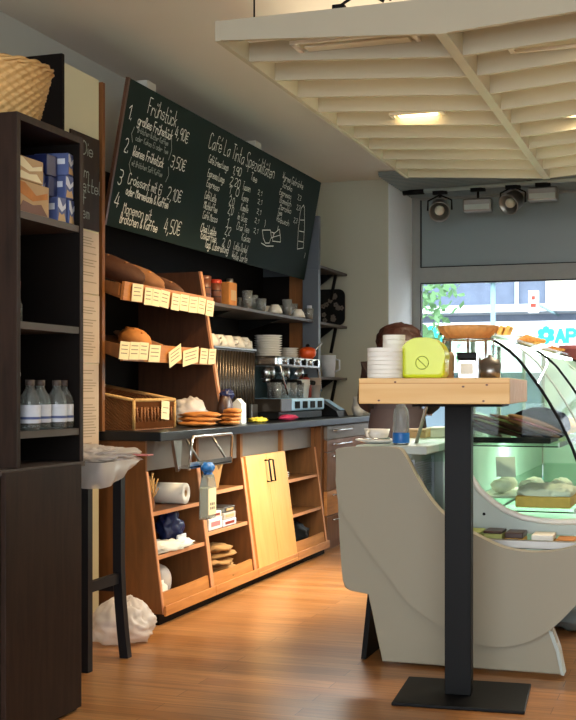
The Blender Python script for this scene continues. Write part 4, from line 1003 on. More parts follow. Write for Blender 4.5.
# bottle holder fixed to the worktop
t = thing('bag_holder', 'chrome wire bracket hanging from the worktop edge', 'bracket', (-2.25, 5.4, .70))
a = onX(191, 439, -2.235); b_ = onX(233, 431, -2.235)
y0, y1 = a.y, b_.y
mb = MB(); mb.tube([(-2.235, y0 - .02, .69), (-2.235, y0 + .01, .83), (-2.235, y0 + .03, .842), (-2.235, y1 - .03, .842), (-2.235, y1 - .01, .83), (-2.235, y1 - .03, .70)], .008, 8); mb.build('wire_frame', 'chrome', t)
MB().prism([(y0 - .085, .827), (y0 + .01, .827), (y0 - .005, .69), (y0 - .03, .68)], 'X', -2.30, -2.285).build('side_plate', 'steel', t)
MB().box(-2.30, -2.225, y0 - .03, y1 - .04, .695, .705).box(-2.232, -2.225, y0 - .03, y1 - .04, .70, .725).build('ledge', 'chrome', t)
MB().tube([(-2.232, y0 + .11, .71), (-2.29, y0 + .07, .828)], .006).build('strut', 'steel', t); MB().tube([(-2.232, y1 - .09, .71), (-2.29, y1 - .14, .828)], .006).build('strut', 'steel', t)
bx = onX(208, 462, -2.19).y
t = thing('hanging_bottle', 'clear bottle with a bright blue cap hanging from the chrome bracket', 'bottle', (-2.19, bx, .46))
mb = MB(); mb.prism([(bx - .062, .455), (bx + .045, .455), (bx + .056, .60), (bx + .035, .645), (bx + .02, .665), (bx - .02, .665), (bx - .035, .645), (bx - .056, .6)], 'X', -2.212, -2.168, b=.006); mb.build('body', 'pet', t)
MB().box(-2.1675, -2.1665, bx - .05, bx + .044, .475, .60).box(-2.208, -2.172, bx - .05, bx + .04, .464, .6).build('label_sheet', 'paper', t)
pm = MB()
for k in range(6): pm.box(-2.166, -2.1655, bx - .03 + .02 * (k % 3), bx - .018 + .02 * (k % 3), .50 + .02 * (k // 3), .512 + .02 * (k // 3))
pm.build('print_marks', 'ink', t)
MB().blob((-2.19, bx, .695), (.03, .045, .026), .18, 2.5, seed=71).lathe([(.02, .66), (.022, .69), (0, .69)], (-2.19, bx, 0), 14).build('cap', 'blue', t)

# ================================================================== STOOL + BAGS
def Pz(px, py, d):  # point at forward depth d
    v = ray(px, py); return Vector((v[0] * d, v[1] * d, EYE + v[2] * d))
sx0, sx1, sy0, sy1 = -2.515, -2.183, 4.02, 4.29
st = thing('bar_stool', 'black wooden bar stool between the dark cabinet and the counter', 'stool', (-2.34, 4.18, 0))
MB().box(sx0 - .02, sx1 + .07, sy0 - .03, sy1 + .03, .758, .782, .012).build('seat', 'stoolwood', st)
for x, s_ in ((sx0, -1), (sx1, 1)):
    for y in (sy0, sy1):
        mb = MB(); pts = []
        prof = [(0, .757), (0, .55), (0, .36), (.012, .22), (.03, .10), (.05, 0)] if y == sy1 else [(0, .757), (0, .4), (0, 0)]
        for dx, z in prof: pts.append((x + s_ * dx * .6, y + dx * .0, z))
        for (p, q) in zip(pts, pts[1:]): pass
        w_ = .036
        for i, (px_, py_, pz_) in enumerate(pts):
            pass
        rings = [[mb.bm.verts.new((p[0] + a * w_ / 2, p[1] + b2 * w_ / 2, p[2])) for a, b2 in ((-1, -1), (1, -1), (1, 1), (-1, 1))] for p in pts]
        for r0, r1 in zip(rings, rings[1:]):
            for k in range(4): mb.bm.faces.new([r0[k], r1[k], r1[(k + 1) % 4], r0[(k + 1) % 4]])
        mb.bm.faces.new(rings[0]); mb.bm.faces.new(rings[-1][::-1])
        mb.build('leg', 'stoolwood', st)
for y in (sy0, sy1): MB().box(sx0 + .02, sx1 - .02, y - .011, y + .011, .26, .295).build('stretcher', 'stoolwood', st)
for x in (sx0, sx1): MB().box(x - .011, x + .011, sy0 + .0185, sy1 - .0185, .295, .335).build('stretcher', 'stoolwood', st)
MB().box(sx0 + .0185, sx1 - .0185, sy0 - .01, sy0 + .01, .70, .7575).build('apron', 'stoolwood', st); MB().box(sx1 - .01, sx1 + .01, sy0 + .0185, sy1 - .0185, .70, .7575).build('apron', 'stoolwood', st)
def crumple(c, r, seed, flat, amp=.10, ridge=.10, u=72, v=44, fn=None):
    """film bag: soft blob with creased ridges"""
    mb = MB(); t = bmesh.new(); bmesh.ops.create_uvsphere(t, u_segments=u, v_segments=v, radius=1); off = Vector((seed * 7.3, seed * 2.1, seed))
    for q in t.verts:
        p0 = q.co.copy(); d = 1 + amp * noise.noise(p0 * 1.6 + off) - ridge * abs(noise.noise(p0 * 3.1 + off * 2)) - ridge * .5 * abs(noise.noise(p0 * 6.5 + off * 3))
        p = p0 * d
        if fn: p = fn(p)
        q.co = Vector((c[0] + p.x * r[0], c[1] + p.y * r[1], c[2] + p.z * r[2]))
        if flat is not None and q.co.z < flat: q.co.z = flat + random.random() * .0005
    mb.merge(t, 0, True); return mb
t = thing('plastic_bag', 'crumpled pale plastic bag lying on the seat of the black stool', 'bag', (-2.2, 4.25, .783))
crumple((-2.27, 4.25, .80), (.20, .19, .045), 3, .784, .3, .45).build('film_body', 'film', t)
hg = MB(); nu, nv = 48, 12; path = [Vector((-2.47, 3.988, 0)), Vector((-2.10, 3.984, 0)), Vector((-2.092, 4.02, 0)), Vector((-2.092, 4.26, 0))]
seg = [(path[i + 1] - path[i]).length for i in range(3)]; tot = sum(seg); gv = []
for a_ in range(nu + 1):
    t_ = a_ / nu * tot; i = 0
    while i < 2 and t_ > seg[i]: t_ -= seg[i]; i += 1
    pt = path[i].lerp(path[i + 1], min(1, t_ / seg[i])); dep = .098 * max(0, math.sin(PI * (.02 + .96 * a_ / nu))) ** .8; row = []
    for b_ in range(nv + 1):
        f = b_ / nv; w_ = .006 * math.sin(a_ * .8 + f * 2) * f + .012 * math.sin(PI * f)
        row.append(hg.bm.verts.new(pt + (Vector((0, -w_, 0)) if i == 0 else Vector((w_, 0, 0)) if i == 2 else Vector((w_ * .7, -w_ * .7, 0))) + Vector((0, 0, .79 - dep * f))))
    gv.append(row)
for a_ in range(nu):
    for b_ in range(nv):
        f = hg.bm.faces.new([gv[a_][b_], gv[a_ + 1][b_], gv[a_ + 1][b_ + 1], gv[a_][b_ + 1]]); f.smooth = True
hg.build('hanging_fold', 'film2', t)
MB().box(-2.14, -2.05, 4.28, 4.33, .80, .806, .002).build('red_tag', 'rose', t)
def bagf(p):
    if p.z > .25: k = (p.z - .25) * .9; return Vector((p.x * (1 - k * .55) + k * .12, p.y * (1 - k * .45) + k * .25, p.z * 1.12))
    return p
single(crumple((-2.315, 4.565, .07), (.15, .14, .108), 5, .003, .18, .2, fn=bagf), 'plastic_bag', 'film', 'full whitish plastic bag on the floor against the counter end', 'bag', (-2.315, 4.565, 0))

# ================================================================== PERSON
px0 = Vector((-1.70, 6.95, 0))
def skin_body(name, verts, edges, radii, mat, parent, lev=2, root=0):
    me = bpy.data.meshes.new(name); me.from_pydata([Vector(v) for v in verts], edges, []); o = bpy.data.objects.new(name, me); col.objects.link(o)
    md = o.modifiers.new('skin', 'SKIN'); sv = me.skin_vertices[0].data
    for i, r in enumerate(radii): sv[i].radius = (r, r) if not isinstance(r, tuple) else r; sv[i].use_root = (i == root)
    md.use_smooth_shade = True; s2 = o.modifiers.new('sub', 'SUBSURF'); s2.levels = lev; s2.render_levels = lev
    me.materials.append(M[mat]); o.parent = parent; return o
pn = thing('person', 'person with brown bobbed hair in dark brown clothes working behind the service counter', 'person', px0, rz=.15, world=False)
V_ = [(0, 0, .84), (0, .0, 1.0), (0, .03, 1.15), (0, .07, 1.22), (0, .10, 1.29), (0, .13, 1.36),
      (-.17, .06, 1.18), (-.22, .14, .98), (-.16, .33, .93), (.17, .06, 1.18), (.22, .14, .98), (.16, .33, .93),
      (-.09, 0, .78), (-.10, .02, .44), (-.10, 0, .07), (-.10, .12, .035), (.09, 0, .78), (.10, .02, .44), (.10, 0, .07), (.10, .12, .035)]
E_ = [(0, 1), (1, 2), (2, 3), (3, 4), (4, 5), (2, 6), (6, 7), (7, 8), (2, 9), (9, 10), (10, 11), (0, 12), (12, 13), (13, 14), (14, 15), (0, 16), (16, 17), (17, 18), (18, 19)]
R_ = [(.15, .11), (.13, .10), (.15, .1), .07, .052, .05, .06, .045, .032, .06, .045, .032, .085, .058, .042, .036, .085, .058, .042, .036]
skin_body('body', V_, E_, R_, 'cloth', pn)
hd_ = MB(); hd_.blob((0, .15, 1.362), (.072, .09, .108), .02, 2, u=24, v=18); hd_.blob((0, .24, 1.35), (.012, .018, .018), 0, u=10, v=8)
hd_.blob((-.074, .145, 1.352), (.012, .02, .03), 0, u=10, v=8); hd_.blob((.074, .145, 1.352), (.012, .02, .03), 0, u=10, v=8)
ho = hd_.build('head', 'skin', pn)
ey = MB(); ey.blob((-.03, .228, 1.37), (.011, .008, .008), 0, u=10, v=8); ey.blob((.03, .228, 1.37), (.011, .008, .008), 0, u=10, v=8); sub(ey, 'eyes', 'choc', ho, (0, 0, 0))
mo = MB(); mo.blob((0, .231, 1.315), (.022, .006, .006), 0, u=10, v=8); sub(mo, 'mouth', 'rose', ho, (0, 0, 0))
hr = MB()
def hf(p):
    if p.y > .55 and p.z < .35: return Vector((p.x, p.y * .62, p.z))
    return p
hr.blob((0, .125, 1.365), (.14, .125, .10), .10, 3, seed=4, u=40, v=28, fn=hf)
hr.blob((0, .045, 1.31), (.125, .07, .12), .15, 4, seed=5, u=28, v=20); hr.build('hair', 'hair', pn)
for s_ in (-1, 1):
    hb = MB(); hb.blob((s_ * .15, .375, .925), (.04, .05, .018), .03)
    for k in range(4): hb.tube([(s_ * (.125 + .017 * k), .41, .925), (s_ * (.123 + .017 * k), .45 - .004 * abs(k - 1.5), .918), (s_ * (.123 + .016 * k), .47 - .005 * abs(k - 1.5), .90)], .0085, 8, r2=.006)
    hb.tube([(s_ * .118, .36, .925), (s_ * .095, .385, .915), (s_ * .09, .41, .905)], .01, 8, r2=.007)
    hb.build('hand', 'skin', pn)
ap = MB(); ap.lathe([(.17, .60), (.165, .85), (.15, .95)], (0, 0, 0), 28, sx=1.05, sy=.85); ap.build('apron', 'cloth', pn)

# ================================================================== DISPLAY CASE
YC = 4.45
def CY(pts, y=YC): return [(onY(px, py, y).x, onY(px, py, y).z) for px, py in pts]
dc = thing('display_case', 'large pale grey pastry display case with curved glass front', 'display case', (-.8, 5.5, 0))
crest = [(335, 451), (338, 447), (395, 447), (400, 449), (403, 453), (408, 461), (416, 477), (426, 494), (436, 507), (446, 517), (458, 525), (470, 532), (491, 543), (505, 548.5), (519, 551), (533, 552.5), (548, 552), (562, 550), (576, 546), (590, 540), (603, 531), (612, 520)]
low = [(616, 540), (612, 560), (600, 580), (588, 594), (576, 605), (561, 621), (548, 632), (535, 639), (522, 644), (509, 647), (490, 647), (475, 644), (462, 638), (450, 632), (428, 618), (407, 604), (388, 577), (372, 556), (356, 535), (347, 520), (338, 505), (335.5, 480)]
MB().prism(smooth_line(CY(crest + low), 3), 'Y', YC, YC + .055, b=.010).build('end_panel', 'plastic', dc)
tower = [(338, 460), (400, 460), (420, 500), (440, 560), (430, 612), (407, 604), (388, 599), (368, 594), (352, 591), (345, 589), (342.5, 582), (339, 530), (337.5, 490)]
MB().prism(smooth_line(CY(tower, YC + .04), 3), 'Y', YC + .04, YC + .085, b=.008).build('rear_wing', 'plastic', dc)
pl = [(367, 590), (440, 590), (548, 612), (556, 640), (561, 660), (563, 676), (382, 668)]
mb = MB(); q = CY(pl, YC + .05); q = [(x, max(.012, z)) for x, z in q]; mb.prism(q, 'Y', YC + .05, YC + .09, b=.006); mb.build('plinth_panel', 'plastic', dc)
q = CY([(548, 630), (552, 632), (559, 650), (564, 677), (561, 677), (556, 652)], YC + .043); mb = MB(); mb.prism([(x, max(.012, z)) for x, z in q], 'Y', YC + .043, YC + .12); mb.build('plinth_edge', 'grey', dc)
for px, py in ((408, 668), (500, 672), (520, 673), (545, 675)):
    p = onZ(px, py, 0); MB().lathe([(0, 0), (.02, 0), (.02, .04), (0, .04)], (p.x, p.y + .15, .0), 12).build('levelling_foot', 'black', dc)
Y2 = 7.8
# body: lower tank, front belly, back cabinet
MB().prism([(-1.16, .04), (-.78, .04), (-.74, .16), (-.48, .22), (-.38, .42), (-.40, .455), (-.95, .455), (-.98, .40), (-1.16, .30)], 'Y', YC + .095, Y2).build('tank_body', 'plastic', dc)
MB().box(-.94, -.36, YC + .06, Y2 - .02, .456, .468).build('deck', 'inner', dc)
MB().box(-1.27, -.985, YC + .056, Y2, .812, .846, .006).build('service_worktop', 'grey', dc)
MB().box(-1.24, -1.056, YC + .09, Y2, .30, .811).build('service_cabinet', 'grey', dc)
gr = MB()
for i in range(20): gr.box(-1.055, -1.048, 4.555, 4.90, .59 + i * .0095, .595 + i * .0095)
gr.box(-1.055, -1.044, 4.545, 4.555, .58, .79).box(-1.055, -1.044, 4.90, 4.915, .58, .79)
gr.build('vent_grille', 'packw', dc)
MB().box(-1.055, -1.01, 4.64, 4.93, .545, .565, .003).build('rail_shelf', 'whitem', dc)
gp = [(411, 460), (446, 335)]
YG = 4.72
arc = [(440, 333.5), (455, 332.6), (470, 333), (478, 334.3), (485, 336.5), (493, 340), (500, 344), (509, 350.5), (520, 361), (530.6, 375), (540, 388), (549, 402), (558, 417.5), (566, 434), (572, 447), (579, 466), (584, 484), (588, 505)]
arcW = CY(arc, YG)
inner = CY([(462, 457), (470, 475), (480, 490), (492, 501), (505, 510), (522, 517), (540, 520.5), (560, 522), (588, 521)], YG)
strutb, strutt = onY(411, 462, YG), onY(447, 333, YG)
egl = [(strutt.x, strutt.z)] + arcW[2:] + inner[::-1] + [(strutb.x + .16, strutb.z + .005), (strutb.x, strutb.z)]
MB().prism(egl, 'Y', YG, YG + .006).build('end_glass', 'glassg', dc)
def arcbar(y, r, mat, nm):
    m_ = MB(); m_.tube([(x, y, z) for x, z in arcW], r, 8); m_.build(nm, mat, dc)
arcbar(YG, .006, 'black', 'arc_edge'); arcbar(6.0, .006, 'black', 'arc_edge'); arcbar(5.28, .004, 'grey', 'glass_joint'); arcbar(6.9, .004, 'grey', 'glass_joint'); arcbar(Y2, .006, 'black', 'arc_edge')
# curved front glass
fg = MB(); A = [fg.bm.verts.new((x, YG + .006, z)) for x, z in arcW[3:]]; B = [fg.bm.verts.new((x, Y2, z)) for x, z in arcW[3:]]
for i in range(len(A) - 1):
    f = fg.bm.faces.new([A[i], A[i + 1], B[i + 1], B[i]]); f.smooth = True
fgo = fg.build('front_glass', 'glassg', dc)
MB().tube([strutb, strutt], .0075, 8).build('glass_strut', 'chrome', dc)
MB().box(-1.055, -1.0, 4.95, 4.99, .47, .811, .003).build('rear_upright', 'grey', dc)
tu = MB(); tu.tube([(x, YG - .004, z) for x, z in inner], .012, 8); tu.build('trim_arc', 'whitem', dc)
lowp = inner + [(inner[-1][0], .50), (inner[0][0] - .03, .50), (inner[0][0] - .03, inner[0][1])]
MB().prism(lowp, 'Y', YG - .002, YG + .012).build('lower_end_panel', 'grey', dc)
p = onY(484, 514, YG - .003); MB().lathe([(0, -.004), (.006, -.003), (.006, 0), (0, 0)], (p.x, YG - .002, p.z), 12, axis='Y').build('screw', 'black', dc)
MB().box(-.95, -.78, YG + .008, Y2, 1.279, 1.289).build('top_shelf', 'glassg', dc)
MB().box(-.965, -.94, YG + .01, Y2, .85, 1.289).build('rear_frame', 'inner', dc) if False else None
for y in (YG + .02, 5.28, 6.0, 6.9, Y2 - .02): MB().box(-.957, -.94, y - .012, y + .012, .847, 1.278).build('rear_post', 'alu', dc)
for i, (a, b_) in enumerate(((YG + .033, 5.268), (5.293, 5.988), (6.013, 6.887), (6.913, Y2 - .033))): MB().box(-.952, -.946, a, b_, .85, 1.275).build('sliding_pane', 'glassg', dc)
MB().box(-.97, -.955, YG + .014, Y2, .47, .811).build('rear_liner', 'inner', dc)
MB().prism([(-.95, .47)] + [(-.42, .47)] + [(x, z) for x, z in arcW[::-1] if z > .5] + [(-.95, 1.27)], 'Y', Y2 + .002, Y2 + .02).build('far_end_panel', 'inner', dc)
MB().box(-.80, -.765, YG + .03, Y2 - .03, 1.245, 1.262, .003).build('light_strip', 'case_lamp', dc)
for z, x1 in ((.842, -.52), (.588, -.46)):
    o = MB().box(-.935, x1, YG + .015, Y2 - .01, z, z + .008).build('glass_shelf', 'glassg', dc)
    sub(MB().box(x1 - .0, x1 + .006, YG + .015, Y2 - .01, z - .006, z + .012), 'front_rail', 'steel', o, (-.8, 5.5, 0))
    sub(MB().box(-.935, x1, YG + .0142, YG + .0248, z - .005, z - .0005), 'end_rail', 'black', o, (-.8, 5.5, 0))
# leaning floor boards at the staff side
p = onZ(362, 664, 0)
single(MB().prism([(-1.262, .002), (-1.242, .002), (-1.215, .26), (-1.235, .26)], 'Y', 4.56, 4.9), 'kick_board', 'black', 'dark kick board leaning against the plinth of the display case', 'board', (-1.24, 4.7, 0))
single(MB().blob((-.52, 5.5, .06), (.14, .2, .07), .2, 3, seed=101, flat=.004), 'blue_grey_bag', 'frost', 'blue grey bag on the floor beyond the display case plinth', 'bag', (-.52, 5.5, 0))

# --- pastries in the case
zd = .469
def cake_slab(name, lab, x0, x1, y0, y1, z0, layers, group=None, b=.004, cat='cake'):
    t = thing(name, lab, cat, ((x0 + x1) / 2, (y0 + y1) / 2, z0), group=group)
    z = z0
    for nm, h, m_ in layers:
        MB().box(x0, x1, y0, y1, z + .0004, z + h, min(b, h * .3)).build(nm, m_, t); z += h
    return t
cake_slab('cake_slice', 'green and cream cake slice at the left of the bottom deck', -.86, -.79, 4.56, 4.68, zd, [('base', .02, 'choc'), ('cream', .022, 'green'), ('top', .01, 'green')], 'cakes on the bottom deck')
cake_slab('cake_slice', 'chocolate topped cake slice second from the left on the bottom deck', -.78, -.71, 4.56, 4.68, zd, [('base', .02, 'cakeb'), ('cream', .025, 'green'), ('top', .01, 'choc')], 'cakes on the bottom deck')
cake_slab('cake_slice', 'dark chocolate cake slice in the middle of the bottom deck', -.70, -.63, 4.56, 4.68, zd, [('base', .03, 'cakeb'), ('top', .022, 'choc')], 'cakes on the bottom deck')
cake_slab('cake_slice', 'white iced cake slice at the right of the bottom deck', -.60, -.52, 4.56, 4.68, zd, [('base', .025, 'cakeb'), ('top', .022, 'cream_w')], 'cakes on the bottom deck')
cake_slab('cake_slice', 'orange topped cake slice last on the bottom deck', -.51, -.44, 4.56, 4.68, zd, [('base', .02, 'cakeb'), ('top', .014, 'crustl')], 'cakes on the bottom deck')
tr = thing('cake_tray', 'grey metal tray under the cake slices on the bottom deck', 'tray', (-.66, 4.53, zd)); MB().box(-.9, -.42, 4.515, 4.545, zd, zd + .03, .002).build('front_edge', 'steel', tr)
# sheet cake on glass shelf
t = thing('sheet_cake', 'big golden sheet cake dusted with white icing sugar on the middle glass shelf', 'cake', (-.56, 4.9, .597))
MB().box(-.69, -.475, 4.77, 5.05, .597, .642, .006).build('sponge', 'cakeb', t)
mb = MB(); mb.blob((-.5825, 4.91, .652), (.108, .142, .03), .25, 5, seed=111, u=48, v=16, flat=.643, fn=lambda p: Vector((max(-1, min(1, p.x * 1.25)), max(-1, min(1, p.y * 1.25)), p.z))); mb.build('sugar_crust', 'cream_w', t)
t = thing('cake_tray', 'white tray with pale pastries behind the sheet cake', 'tray', (-.7, 5.4, .597)); MB().box(-.9, -.5, 5.15, 5.6, .597, .61, .004).build('tray', 'whitem', t)
for i in range(6):
    o = single(MB().blob((0, 0, 0), (.045, .04, .03), .15, 3, seed=120 + i), 'pastry', 'cream_w', 'pale sugared pastry on the white tray, %s' % ['front left', 'front middle', 'front right', 'back left', 'back middle', 'back right'][i], 'pastry', None, 'pastries on the white tray')
    o.location = (-.82 + .12 * (i % 3), 5.25 + .18 * (i // 3), .642)
# upper shelf: dark tray with baguettes, dark bread basket
zu = .851
t = thing('serving_tray', 'long black tray of filled baguettes on the upper glass shelf', 'tray', (-.74, 4.85, zu))
MB().box(-.925, -.55, 4.76, 5.02, zu, zu + .012, .003).build('tray', 'black', t)
MB().box(-.925, -.55, 4.748, 4.759, zu, zu + .022, .002).build('front_rim', 'black', t)
for i, (x, m_) in enumerate(((-.86, 'crust'), (-.785, 'crust'), (-.70, 'crust'), (-.63, 'flour'))):
    t = thing('baguette', 'filled baguette on the black tray, %s' % ['farthest left', 'second from the left', 'third from the left', 'rightmost with pink filling'][i], 'baguette', (x, 4.88, zu + .042), rz=-.75, group='baguettes on the black tray', world=False); t.rotation_euler = (-.28, 0, -.85); t.location.z += .022
    MB().blob((0, 0, .012), (.022, .13, .015), .1, 3, seed=130 + i).build('upper_half', m_, t); MB().blob((0, 0, -.01), (.022, .13, .012), .08, 3, seed=140 + i).build('lower_half', m_, t)
    MB().blob((0, 0, .002), (.026, .12, .006), .3, 5, seed=150 + i).build('filling', 'rose' if i == 3 else 'green', t)
t = thing('bread_basket', 'dark round basket lying on its side on the upper glass shelf', 'basket', (-.66, 5.15, zu))
MB().blob((-.65, 5.2, zu + .06), (.13, .13, .075), .06, 4, seed=160, flat=zu + .001, u=36, v=24).build('woven_body', 'basketb', t)
for i in range(5):
    t = thing('roll', 'golden bread roll on the upper glass shelf, %s in the row behind the dark basket' % ORD[i], 'roll', (-.6 - .02 * (i % 2), 5.42 + .14 * i, zu + .036), group='rolls on the upper glass shelf', world=False)
    MB().blob((0, 0, 0), (.06, .06, .036), .12, 2.5, seed=170 + i).build('crust', 'crustl' if i % 2 else 'cakeb', t)
for i in range(4):
    t = thing('salad_bowl', 'glass bowl of pale green salad at the back of the upper shelf, %s' % ['nearest', 'second', 'third', 'farthest'][i], 'bowl', (-.83, 5.3 + .24 * i, zu), group='salad bowls in the case', world=False)
    MB().lathe([(0, 0), (.05, 0), (.085, .06), (.082, .06), (.048, .005), (0, .005)], n=20).build('bowl', 'glasst', t); MB().blob((0, 0, .055), (.075, .075, .035), .35, 4, seed=180 + i).build('salad', 'green', t)
# price sign inside case
single(MB().box(-.80, -.72, 5.0, 5.002, .70, .79), 'price_sign', 'whitem', 'blank white price sign standing inside the case', 'price sign', (-.76, 5.0, .70)).rotation_euler = (-.45, 0, .25)
# on top of the case
zt2 = 1.29
for i, (px, py, m_, L_, nm, lab) in enumerate([(560, 358, 'crustl', .14, 'croissant', 'golden croissant on top of the display case, nearer of the pair')]):
    pass
def croissant(loc, rz, lab, grp, s_=1):
    t = thing('croissant', lab, 'croissant', loc, rz=rz, group=grp, world=False)
    mb = MB()
    for k in range(9):
        a = (k - 4) / 4; mb.blob((a * .075 * s_, -.03 * a * a * s_, 0), (.018 * s_, (.036 - .022 * abs(a)) * s_, (.032 - .02 * abs(a)) * s_), .05, 3, seed=k, u=14, v=10)
    mb.build('pastry', 'crustl', t)
croissant((-.865, 6.4, zt2 + .028), .9, 'golden croissant on top of the display case, nearer of the two', 'croissants on the case', 1.1)
croissant((-.87, 7.6, zt2 + .02), .4, 'golden croissant on top of the display case, farther of the two', 'croissants on the case', .8)
t = thing('sandwich_plate', 'plate of sliced bread pieces at the near end of the case top', 'plate', (-.84, 5.45, zt2), world=False)
MB().lathe([(0, 0), (.06, 0), (.085, .012), (.083, .015), (.06, .005), (0, .005)], n=24).build('plate', 'whitem', t)
for k in range(3): MB().box(-.05 + .03 * k, -.03 + .03 * k, -.05, .05, .008, .06, .006, rot=(.4, 'Y')).build('bread_slice', 'cakeb', t)
p = onY(575, 366, 8.6)
t = thing('flower_pot', 'rose pink tapered pot standing beyond the far end of the case', 'pot', (p.x + .02, 8.6, 1.0))
MB().lathe([(0, 0), (.09, 0), (.125, .34), (.132, .34), (.132, .37), (.118, .37), (.085, .01), (0, .01)], (p.x + .02, 8.6, 1.0), 28).build('pot', 'rose', t)
t = thing('plant_stand', 'grey stand under the rose pot beyond the display case', 'stand', (p.x + .02, 8.6, 0))
MB().box(p.x - .18, p.x + .22, 8.4, 8.8, .96, .999, .004).build('stand_top', 'grey', t); MB().box(p.x - .15, p.x + .19, 8.43, 8.77, 0, .959).build('stand_body', 'grey', t)

# --- things on the service worktop
ZW = .847
q = onX(377, 440, -1.19)
t = thing('saucer', 'white saucer on the service worktop under the coffee cup', 'saucer', (-1.2, 4.56, ZW)); sq = onZ(377, 441, ZW + .008); sq.z = ZW
MB().lathe([(0, 0), (.05, 0), (.088, .013), (.086, .016), (.05, .006), (0, .006)], sq, 32).build('dish', 'white', t)
t = thing('coffee_cup', 'white coffee cup standing on the saucer at the counter end', 'cup', sq + Vector((0, 0, .0065)))
MB().lathe([(0, .0), (.028, .0), (.045, .02), (.052, .05), (.049, .05), (.042, .02), (0, .008)], sq + Vector((0, 0, .0065)), 28).build('bowl', 'white', t)
MB().tube([sq + Vector((-.02, -.045, .05)), sq + Vector((-.022, -.075, .045)), sq + Vector((-.02, -.07, .025)), sq + Vector((-.015, -.038, .022))], .005, 8).build('handle', 'white', t)
single(MB().tube([sq + Vector((.06, -.03, .02)), sq + Vector((.01, -.075, .018)), sq + Vector((-.03, -.1, .024))], .004, 6), 'spoon', 'chrome', 'small teaspoon lying on the saucer rim', 'spoon', sq)
q = onX(404, 436, -1.10)
wb = Vector((-1.10, 5.0, ZW)); q = onX(404, 432, -1.1); wb.y = q.y - .05
t = thing('water_bottle', 'clear plastic water bottle with a blue label on the service worktop', 'bottle', wb)
MB().lathe([(0, 0), (.028, 0), (.032, .01), (.03, .05), (.032, .055), (.030, .09), (.032, .1), (.028, .13), (.013, .16), (.012, .18), (0, .18)], wb, 20).build('body', 'pet', t)
MB().lathe([(.0328, .008), (.0332, .009), (.0332, .046), (.0328, .047)], wb, 20).build('label_band', 'blue', t); MB().lathe([(.014, .172), (.014, .19), (0, .19)], wb, 14).build('cap', 'blue', t)
for i, (x, y, sx_, sy_, h, m_, lab) in enumerate([(-1.08, 5.45, .09, .12, .035, 'whitem', 'white flat box on the worktop past the water bottle'), (-1.05, 5.75, .08, .1, .06, 'cream_w', 'taller white box on the worktop by the case glass'), (-1.2, 5.3, .05, .07, .03, 'beige', 'small beige box on the worktop behind the cup')]):
    t = thing('small_box', lab, 'box', (x, y, ZW), group='boxes on the service worktop'); MB().box(x - sx_, x + sx_, y - sy_, y + sy_, ZW, ZW + h, .003).build('carton', m_, t); MB().box(x - sx_ * 1.01, x + sx_ * 1.01, y - sy_ * 1.01, y + sy_ * 1.01, ZW + h + .0005, ZW + h + .008).build('lid', 'crustl' if i == 1 else m_, t)
t = thing('milk_jug', 'white jug on the drawer cabinet behind the coffee cup', 'jug', (-2.37, 8.58, ZC))
MB().lathe([(0, 0), (.06, 0), (.075, .05), (.06, .11), (.065, .14), (.06, .14), (.055, .11), (.07, .05), (0, .006)], (-2.37, 8.58, ZC), 24).build('body', 'white', t); MB().tube([(-2.31, 8.55, .983), (-2.27, 8.53, .973), (-2.27, 8.53, .923), (-2.31, 8.55, .903)], .008).build('handle', 'white', t)
t = thing('cup', 'small white cup at the end of the far drawer cabinet beside the jug', 'cup', (-2.345, 8.41, ZC))
MB().lathe([(0, 0), (.03, 0), (.045, .07), (.042, .07), (.028, .006), (0, .006)], (-2.345, 8.41, ZC), 20).build('bowl', 'white', t); MB().tube([(-2.305, 8.40, .928), (-2.275, 8.39, .923), (-2.275, 8.39, .898), (-2.31, 8.40, .893)], .005).build('handle', 'white', t)

# ================================================================== HIGH TABLE (foreground)
TR = math.radians(4.35); tc_ = Vector((-.791, 3.979, 0))
tb = thing('bar_table', 'tall bar table with a pale pine top on a black steel column', 'table', tc_, rz=TR, world=False)
TW, TD, TZ0, TZ1 = .455, .86, 1.018, 1.096
top = MB().box(-TW / 2, TW / 2, -TD / 2, TD / 2, TZ0, TZ1, .003).build('tabletop', 'pine', tb)
kn = MB()
for x, z in ((-.115, 1.084), (-.165, 1.028), (.09, 1.07), (.15, 1.027), (.16, 1.075)):
    kn.prism([(x + .004 * math.cos(k * PI / 5), z + .0028 * math.sin(k * PI / 5)) for k in range(10)], 'Y', -TD / 2 - .0006, -TD / 2)
sub(kn, 'knots', 'brown', top, (0, 0, 0))
sub(MB().box(-TW / 2 + .002, TW / 2 - .002, -TD / 2 - .0008, -TD / 2, 1.0795, 1.0815), 'glue_line', 'crustl', top, (0, 0, 0))
pp = Vector((-.79, 4.127, 0)) - tc_; pp.rotate(Matrix.Rotation(-TR, 3, 'Z'))
MB().box(pp.x - .14, pp.x + .16, pp.y - .16, pp.y + .16, TZ0 - .014, TZ0 - .0005, .002).build('mounting_plate', 'black', tb)
MB().box(pp.x - .045, pp.x + .045, pp.y - .04, pp.y + .04, .0125, TZ0 - .0145, .002).build('column', 'black', tb)
bx_ = pp.x + .015; pp.x -= .01
MB().box(bx_ - .22, bx_ + .22, pp.y - .19, pp.y + .19, 0, .012, .003).build('base_plate', 'black', tb)
def ontable(px, d):
    r = (px - 288) / FPX * d; return Vector((r * CA - d * SA, r * SA + d * CA, TZ1 + .0005))
def stack_lids(px, d, r, n, step, lab, name, grp, z0=0):
    c = ontable(px, d); first = None
    for i in range(n):
        if first is None:
            first = MB().lathe([(0, 0), (r * .985, 0), (r, step * .2), (r, step * .9), (r * .99, step * .97), (0, step * .97)], n=36).build(name, 'whitem'); o = first
        else: o = first.copy(); col.objects.link(o)
        o.location = c + Vector((0, 0, z0 + i * step)); tag(o, lab % ('lowest' if i == 0 else 'topmost' if i == n - 1 else ORD[i] + ' from below'), name.replace('_', ' '), grp)
